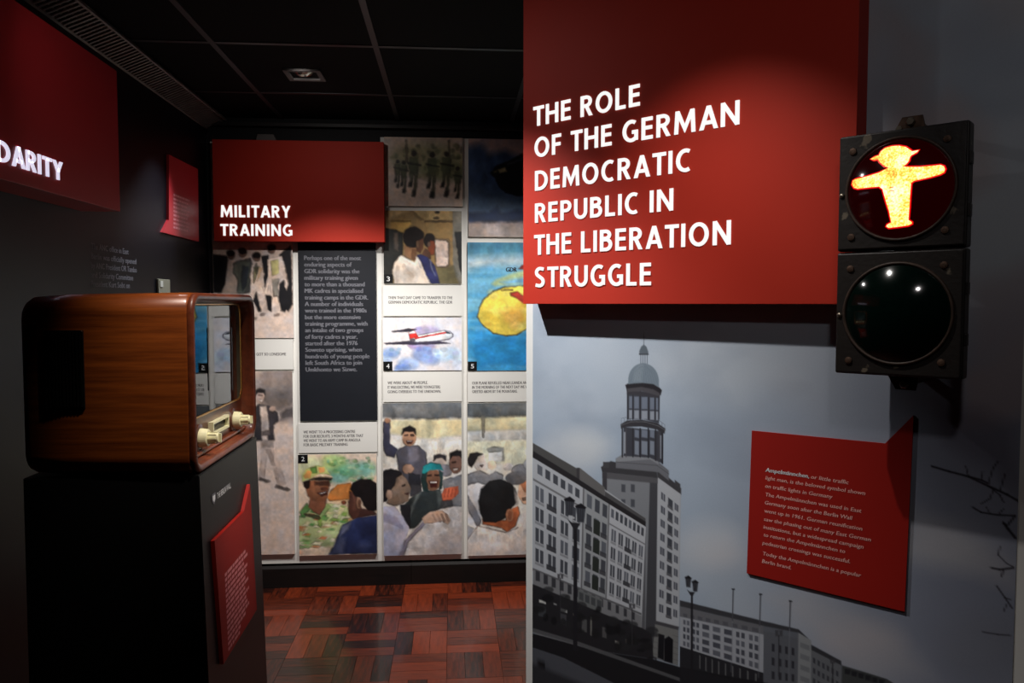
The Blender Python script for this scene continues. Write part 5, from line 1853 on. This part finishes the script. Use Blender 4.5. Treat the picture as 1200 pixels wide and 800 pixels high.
# lantern and spire
for x in (751.2, 753.6, 756.2, 758.6):
    L([(x, 414), (x, 426)], 0.9, (74, 80, 90), 1)
P([(749.5, 415.5), (760, 415.5), (760, 412), (757.8, 406), (754.8, 403.5), (751.6, 406), (749.5, 411)], (88, 96, 104))
L([(749.5, 414.8), (760, 415)], 1.2, (48, 48, 54), 1)
L([(754.8, 404), (754.8, 392)], 0.7, (70, 74, 82), 1)

# -- long facade on the left
P([(625, 519), (677, 551), (709, 573), (757, 607), (757, 616), (752, 735), (700, 790), (625, 740)], (172, 174, 178))
P([(620, 516), (677, 549), (677, 563), (620, 528)], (76, 75, 74))
P([(677, 548), (680, 548), (709, 571), (709, 581), (677, 560)], (98, 96, 95))
P([(676, 548), (679.5, 548), (679.5, 566), (676, 566)], (60, 58, 60))
P([(709, 575), (757, 607), (757, 613), (709, 583)], (78, 77, 78))
P([(620, 525), (677, 560), (709, 581), (757, 611), (757, 617), (709, 588), (677, 567), (620, 533)], (40, 38, 40))
f = homography([(625, 535), (757, 617), (752, 717), (625, 664)])
g = 0.42                                     # share of section one along the facade
# windows: attic row, then five full rows
def fac(u0, u1, n, v0, v1, rows_, kind):
    for r_ in range(rows_):
        va = v0 + (v1 - v0) * r_ / rows_
        vb = v0 + (v1 - v0) * (r_ + 0.66) / rows_
        for c_ in range(n):
            ua = u0 + (u1 - u0) * (c_ + 0.18) / n
            ub = u0 + (u1 - u0) * (c_ + 0.80) / n
            um = (ua + ub) / 2
            c = (70, 72, 78) if (r_ * 5 + c_ * 3) % 4 else (92, 95, 102)
            if kind == 'double':
                g_ = (ub - ua) * 0.08
                rect(f, ua, va, um - g_, vb, c)
                rect(f, um + g_, va, ub, vb, c)
                rect(f, ua - 0.004, vb + 0.006, ub + 0.004, vb + 0.03, (128, 129, 132), 0.8)
            else:
                rect(f, ua, va, ub, vb, c)


fac(0.02, 0.37, 6, 0.04, 0.165, 1, 'single')
rect(f, 0, 0.185, 0.385, 0.205, (112, 112, 114))
fac(0.00, 0.385, 4, 0.235, 1.0, 4, 'double')
rect(f, 0.385, 0.0, 0.40, 1.02, (104, 104, 106))
rect(f, 0.40, 0.0, 0.62, 1.02, (150, 152, 154))
fac(0.41, 0.62, 3, 0.03, 1.0, 5, 'single')
for r_ in range(4):
    rect(f, 0.485, 0.235 + r_ * 0.195, 0.545, 0.385 + r_ * 0.195, (44, 48, 44))
    for u in (0.415, 0.552):
        rect(f, u - 0.002, 0.335 + r_ * 0.195, u + 0.058, 0.385 + r_ * 0.195, (58, 58, 62), 0.85)
rect(f, 0.615, 0.0, 0.63, 1.02, (112, 112, 114))
rect(f, 0.63, 0.0, 1.0, 1.02, (176, 177, 181))
fac(0.635, 0.99, 8, 0.03, 0.165, 1, 'single')
rect(f, 0.63, 0.19, 1.0, 0.205, (112, 112, 114))
fac(0.64, 0.995, 5, 0.235, 1.0, 4, 'double')
for r_ in range(4):                          # iron balconies
    for u in (0.105, 0.79):
        rect(f, u - 0.005, 0.345 + r_ * 0.19, u + 0.07, 0.395 + r_ * 0.19, (50, 50, 54), 0.85)
rect(f, -0.01, 1.01, 1.0, 1.035, (96, 96, 98))
P([(625, 667), (707, 702), (752, 721), (752, 735), (713, 722), (625, 685)], (122, 122, 124))
for k in range(13):
    t_ = k / 13
    x, y = 628 + t_ * 122, 668 + t_ * 52
    wv = 5.0 - t_ * 1.6
    P([(x, y), (x + wv, y + wv * 0.42), (x + wv, y + 13 - t_ * 3), (x, y + 12 - t_ * 3)], (58, 58, 62))
P([(678, 690), (706, 702), (705, 718), (677, 706)], (104, 106, 106))
for k in range(4):
    P([(679 + k * 7, 693 + k * 3), (684 + k * 7, 695 + k * 3), (684 + k * 7, 704 + k * 3), (679 + k * 7, 702 + k * 3)], (70, 72, 74))
# shop floor in the dark
P([(620, 682), (713, 721), (752, 735), (764, 742), (766, 772), (700, 762), (620, 738)], (38, 37, 40))
for x, y, w_, h_, c in ((632, 702, 8, 3.5, (206, 206, 200)), (657, 712, 8, 3.5, (190, 190, 186)), (649, 706, 4, 2, (150, 150, 150)), (631, 708, 9, 13, (66, 68, 72)), (657, 718, 7, 13, (70, 70, 74)), (682, 724, 6, 15, (88, 88, 88)),
                        (692, 722, 2, 22, (120, 118, 112)), (706, 734, 5, 12, (86, 84, 84)), (721, 750, 5, 3, (160, 156, 150)), (733, 748, 2, 5, (150, 140, 130)), (672, 718, 2, 3, (200, 190, 170))):
    P([(x, y), (x + w_, y + w_ * 0.3), (x + w_, y + h_ + w_ * 0.3), (x, y + h_)], c, 0.9)
rs = random.Random(2)
for k in range(46):                          # low trees in front of the shops
    x = rs.uniform(628, 768)
    y = 694 + (x - 628) * 0.40 + rs.uniform(-10, 26)
    art.ell(x, y, rs.uniform(3, 8), rs.uniform(2, 6), rs.choice([(22, 22, 24), (30, 30, 31), (40, 40, 42)]), 0.7, 1.2)
# street
P([(600, 735), (700, 762), (766, 772), (800, 782), (900, 800), (1080, 838), (1080, 1200), (600, 1200)], (30, 30, 33))
P([(600, 728), (680, 752), (803, 796), (860, 820), (860, 824), (803, 800), (680, 757), (600, 734)], (88, 88, 90), 0.9)
P([(600, 750), (660, 770), (720, 800), (790, 840), (600, 840)], (76, 78, 84))
P([(600, 768), (640, 780), (700, 806), (720, 830), (600, 830)], (46, 47, 51))
P([(625, 775), (639, 777), (639, 782), (625, 780)], (24, 24, 26))
P([(797, 782), (850, 794), (895, 806), (940, 816), (940, 850), (797, 850)], (34, 34, 38))


def street_lamp(x, y, k, foot):
    P([(x - 1.8 * k, y + 12 * k), (x + 2.0 * k, y + 12 * k), (x + 2.4 * k, foot), (x - 2.6 * k, foot)], (34, 33, 37))
    P([(x - 9 * k, y + 4 * k), (x - 4 * k, y + 8 * k), (x + 6 * k, y + 9 * k), (x + 8 * k, y + 5 * k), (x + 2.5 * k, y + 15 * k), (x - 2.5 * k, y + 15 * k)], (40, 39, 43))
    for ox, oy in ((-12.5, -19), (0.6, -11)):
        P([(x + ox * k, y + oy * k), (x + (ox + 11.5) * k, y + (oy + 1.5) * k), (x + (ox + 9.6) * k, y + (oy + 19) * k), (x + (ox + 2) * k, y + (oy + 18) * k)], (62, 64, 70))
        P([(x + (ox - 1) * k, y + (oy - 0.5) * k), (x + (ox + 6) * k, y + (oy - 3.6) * k), (x + (ox + 12.4) * k, y + (oy + 1.4) * k), (x + (ox + 11) * k, y + (oy + 3) * k), (x + ox * k, y + (oy + 1.6) * k)], (28, 27, 31))
        for q_ in (2.6, 5.4, 8.2):
            L([(x + (ox + q_) * k, y + (oy + 2) * k), (x + (ox + 3 + q_ * 0.6) * k, y + (oy + 18) * k)], 0.8 * k, (34, 33, 38), 0.9, 0.35)
    art.ell(x - 2 * k, y + 2.5 * k, 1.4 * k, 1.4 * k, (190, 190, 190), 0.8, 0.5)


street_lamp(674.5, 604, 1.0, 762)
street_lamp(811.0, 688, 0.62, 830)
for x, y, k in ((741, 712, 0.42), (657, 677, 0.4), (913, 744, 0.5), (976, 776, 0.35)):
    L([(x, y), (x, y + 60 * k + 18)], 1.3, (52, 51, 55), 0.9)
    for s_ in (-1, 1):
        P([(x + s_ * 5 * k - 4 * k, y - 12 * k), (x + s_ * 5 * k + 4 * k, y - 12 * k), (x + s_ * 5 * k + 3 * k, y + 2 * k), (x + s_ * 5 * k - 3 * k, y + 2 * k)], (64, 63, 67), 0.85)
for x, y, y2 in ((859.5, 690, 727), (891.5, 696, 733), (926.5, 704, 737)):
    L([(x, y), (x - 1, y2)], 1.4, (74, 74, 80), 1)
    L([(x - 1, y2), (x - 2.5, y2 + 60)], 0.9, (120, 122, 128), 0.6)
    L([(x - 1, y), (x + 1.2, y)], 1.6, (40, 40, 44), 1)
# bare branches reaching in from the right
BR = (40, 36, 42)
for pts_, w_ in (([(1092, 546), (1112, 552), (1135, 558), (1160, 570), (1180, 579), (1194, 587)], 1.9), ([(1135, 558), (1150, 562), (1158, 566)], 1.6), ([(1160, 570), (1172, 580), (1176, 588)], 1.0), ([(1135, 558), (1132, 546)], 0.9), ([(1158, 567), (1164, 548), (1170, 540)], 0.8),
                 ([(1172, 575), (1178, 555)], 0.8), ([(1165, 572), (1160, 584), (1150, 590)], 0.8), ([(1140, 594), (1150, 600), (1168, 603), (1190, 604)], 1.4), ([(1176, 612), (1182, 620), (1190, 630)], 2.2), ([(1190, 604), (1180, 616), (1176, 613)], 1.4),
                 ([(1172, 640), (1170, 650), (1180, 660), (1188, 664)], 0.8), ([(1162, 665), (1172, 667), (1188, 665)], 1.7), ([(1176, 667), (1174, 675)], 1.2), ([(1168, 686), (1178, 700), (1186, 712)], 1.2), ([(1178, 700), (1184, 702)], 0.8), ([(1150, 561), (1152, 552)], 0.7),
                 ([(1152, 740), (1170, 743), (1184, 744)], 0.9), ([(1160, 601), (1156, 594)], 0.7), ([(1170, 603), (1176, 596)], 0.7), ([(1180, 708), (1176, 716)], 0.7)):
    L(pts_, w_, BR, 0.9, 0.6)
me = art.mesh(lambda X: X, lambda Y: Y, 1.1)
mu = obj('mural_print', me, M['mural'])
mu.location = PO + PN * 0.0012
mu.rotation_euler = (0, 0, PAZ)
tag(mu, 'black and white street photograph mural with a domed tower on the partition', 'mural')
print('mural done')

# ---- red information panel on the mural
IT = 0.006
outl = [on_part(*p, IT) for p in ((881, 504.5), (1037, 519.5), (1070.5, 486.5), (1060, 716.5), (875, 671.5))]
i0, j0 = outl[4]
zb_ = (outl[3][1] + outl[4][1]) / 2
th = thing('information_panel', 'large red panel with white paragraph hung on the street mural', 'panel', pw(i0, IT, zb_), PAZ)
obj('board', slab([(x - i0, z - zb_) for x, z in outl], 0, IT - 0.0016), M['red_dark'], th)
LN = [('or little traffic', 950, 560.5, 994, 0.0093), ('light man, is the beloved symbol shown', 897, 561.5, 1013.5, 0.0093), ('on traffic lights in Germany', 896.5, 571, 975, 0.0093),
      ('The Ampelmännchen was used in East', 896.5, 581, 1009, 0.0093), ('Germany soon after the Berlin Wall', 896, 590.5, 998, 0.0093), ('went up in 1961. German reunification', 895.5, 600, 1010, 0.0093),
      ('saw the phasing out of many East German', 895, 609.8, 1020, 0.0093), ('institutions, but a widespread campaign', 894.5, 619, 1011.5, 0.0093), ('to return the Ampelmännchen to', 894.5, 628, 990, 0.0093),
      ('pedestrian crossings was successful.', 893.5, 637.5, 996, 0.0093), ('Today the Ampelmännchen is a popular', 893.5, 650, 1008.5, 0.0093), ('Berlin brand.', 893, 659, 927, 0.0093)]
rows = []
for s, l, y, r, cp in LN:
    a = on_part(l, y, IT)
    slope = 0.000965 * (y - 353) * 1.0
    b_ = on_part(r, y + (r - l) * 0.001 * 0.78 * (y - 353) / 1.0 * 1.0, IT)
    rows.append((s, a[0] - i0, a[1] - zb_, cp, b_[0] - a[0]))
obj('printed_text', text_lines(rows, y=-0.0006, res=2, shear=0.18, bold=0.05), M['ink_pink'], th)
a, b_ = on_part(897, 552.3, IT), on_part(948, 559, IT)
rows = [('Ampelmännchen,', a[0] - i0 + q_, a[1] - zb_, 0.0100, b_[0] - a[0]) for q_ in (0.0, 0.0008)]
obj('printed_text', text_lines(rows, y=-0.0007, res=2, shear=0.18), M['ink_white'], th, 'bold white opening word')

# ================================================================== PEDESTRIAN SIGNAL
TO = 0.17                                    # its face stands this far off the partition
ta, tb = on_part(977, 437.5, TO), on_part(1127, 443, TO)
tc_, td_ = on_part(977, 160.5, TO), on_part(977, 295.5, TO)
tw = tb[0] - ta[0]
hz = td_[1] - ta[1]                          # joint between the two heads
htot = tc_[1] - ta[1]
HD = 0.096
tl = thing('pedestrian_signal', 'old two-lamp pedestrian traffic signal with glowing red man', 'traffic light', pw(ta[0], TO, ta[1]), PAZ)


def head(z0, z1, lens_m, who):
    """one lamp housing; returns the centre of its lens"""
    hd = obj('housing', box((0, 0.006, z0 + 0.0012), (tw, 0.048, z1 - 0.0012), bevel=0.004), M['housing'], tl, 'dark chipped metal lamp housing')
    obj('door_plate', box((0.003, 0.0, z0 + 0.004), (tw - 0.003, 0.0065, z1 - 0.004), bevel=0.0025), M['housing'], hd)
    obj('rear_body', box((0.024, 0.047, z0 + 0.016), (tw - 0.024, HD, z1 - 0.016), bevel=0.006), M['housing'], hd)
    cx, cz = tw / 2 + 0.001, (z0 + z1) / 2
    r = obj('lens_rim', lathe([(0.1055, 0.001), (0.105, -0.004), (0.1020, -0.0065), (0.0990, -0.004), (0.0985, 0.001)], 56, cx=cx, cz=cz), M['rim'], hd, smooth=True)
    prof = [(0.0995 * k / 16, -0.034 + 0.032 * (k / 16) ** 2) for k in range(17)]
    obj('lens', lathe(prof, 64, cx=cx, cz=cz), lens_m, hd, who, smooth=True)
    for sx, sz in ((0.030, z1 - 0.036), (tw - 0.036, z1 - 0.034), (0.030, z0 + 0.030), (tw - 0.036, z0 + 0.034)):
        lug = obj('lug', lathe([(0.0075, 0.0005), (0.007, -0.003), (0.003, -0.004), (0.0, -0.004)], 12, cx=sx, cz=sz), M['rust'], hd)
    sc = obj('screw', lathe([(0.0052, 0.0005), (0.0050, -0.003), (0.003, -0.0045), (0.0, -0.005)], 14, cx=0.0095, cz=cz - 0.004), M['steel'], hd, smooth=True)
    hg = bmesh.new()
    for k_ in (-0.05, 0.05):
        box((tw - 0.002, 0.010, cz + k_ - 0.012), (tw + 0.004, 0.030, cz + k_ + 0.012), hg)
    for k_, nm in ((-0.05, 'hinge'), (0.05, 'hinge')):
        obj(nm, box((tw - 0.002, 0.010, cz + k_ - 0.012), (tw + 0.004, 0.030, cz + k_ + 0.012), bevel=0.001), M['housing'], hd)
    hg.free()
    return hd, cx, cz


lower, cx0, cz0 = head(0.0, hz, M['lens_green'], 'unlit dark green glass lens')
upper, cx1, cz1 = head(hz, htot, M['lens_red'], 'dark red glass lens')

# the glowing figure follows the curve of the red lens
FG = [(190, 312), (212, 300), (236, 292), (246, 272), (270, 252), (305, 242), (345, 239), (385, 246), (408, 262), (420, 270), (456, 263), (444, 276), (415, 292), (406, 304), (402, 322), (386, 342), (368, 352),
      (400, 356), (460, 356), (530, 350), (575, 345), (594, 352), (601, 368), (594, 386), (575, 396), (520, 412), (430, 432), (414, 444), (409, 500), (404, 580), (399, 648), (418, 660), (418, 668), (398, 678),
      (340, 686), (290, 692), (276, 684), (282, 674), (304, 662), (292, 600), (270, 530), (256, 478), (236, 464), (190, 468), (118, 476), (98, 470), (87, 452), (92, 432), (108, 423), (170, 408), (236, 388), (290, 360), (268, 352), (240, 328), (232, 314), (210, 318)]


def lens_y(x, z):
    r2 = ((x - cx1) ** 2 + (z - cz1) ** 2) / 0.0995 ** 2
    return -0.034 + 0.032 * min(1.0, r2)


FGp = []
for x, y in FG:
    q_ = (0.0, 0.0)
    for out_ in range(3):
        o_ = 0.02 if out_ == 0 else -lens_y(q_[0] - ta[0], q_[1] - ta[1])
        q_ = on_part(980 + x / 4.706, 120 + y / 4.706, TO + o_)
    FGp.append((q_[0] - ta[0], q_[1] - ta[1]))


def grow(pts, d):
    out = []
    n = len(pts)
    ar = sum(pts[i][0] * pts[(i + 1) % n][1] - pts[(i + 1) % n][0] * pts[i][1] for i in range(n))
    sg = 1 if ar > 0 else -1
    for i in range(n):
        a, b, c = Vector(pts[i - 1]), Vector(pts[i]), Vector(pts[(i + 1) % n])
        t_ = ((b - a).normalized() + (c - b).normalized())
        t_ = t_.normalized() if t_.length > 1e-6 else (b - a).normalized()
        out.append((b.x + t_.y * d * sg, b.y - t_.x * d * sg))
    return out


def on_lens(pts, lift):
    bm = bmesh.new()
    vs = [bm.verts.new((x, 0, z)) for x, z in pts]
    es = [bm.edges.new((vs[i], vs[(i + 1) % len(vs)])) for i in range(len(vs))]
    bmesh.ops.triangle_fill(bm, edges=es, use_beauty=True)
    bmesh.ops.subdivide_edges(bm, edges=bm.edges, cuts=2)
    for v in bm.verts:
        v.co.y = lens_y(v.co.x, v.co.z) - lift
    return bm


obj('figure_halo', on_lens(grow(FGp, 0.0028), 0.0006), M['figure_halo'], upper, 'red halo of glow shaped round the standing figure')  # halo of the lit figure, built as a slightly larger glowing copy
obj('signal_figure', on_lens(FGp, 0.0012), M['figure'], upper, 'glowing standing figure with hat and outstretched arms')

# brackets at head and foot
def bracket(z, up):
    s = 1 if up else -1
    cxb = tw * 0.52
    pr = [(cxb - 0.030, z), (cxb + 0.030, z), (cxb + 0.024, z + s * 0.030), (cxb - 0.014, z + s * 0.030)]
    b = obj('bracket', slab(pr, HD * 0.45, HD * 0.45 + 0.006), M['rust'], tl, 'rusty mounting bracket')
    obj('bracket_arm', box((cxb + 0.002, HD * 0.45 + 0.004, z + s * 0.010 - 0.008), (cxb + 0.020, TO - 0.003, z + s * 0.010 + 0.008)), M['rust'], b)
    bo = obj('bolt', lathe([(0.0, -0.012), (0.007, -0.012), (0.009, -0.009), (0.009, 0.0)], 6, cx=cxb + 0.004, cz=z + s * 0.018), M['steel'], b)
    bo.location = (0, HD * 0.45, 0)
    n_ = obj('nut', lathe([(0.0, -0.008), (0.006, -0.008), (0.006, 0.0)], 6, cx=cxb - 0.018, cz=z + s * 0.007), M['steel'], b)
    n_.location = (0, HD * 0.45, 0)


bracket(htot - 0.0008, True)
bracket(0.0008, False)

# tidy up the helper used to measure lettering
bpy.data.objects.remove(_tmp_o)
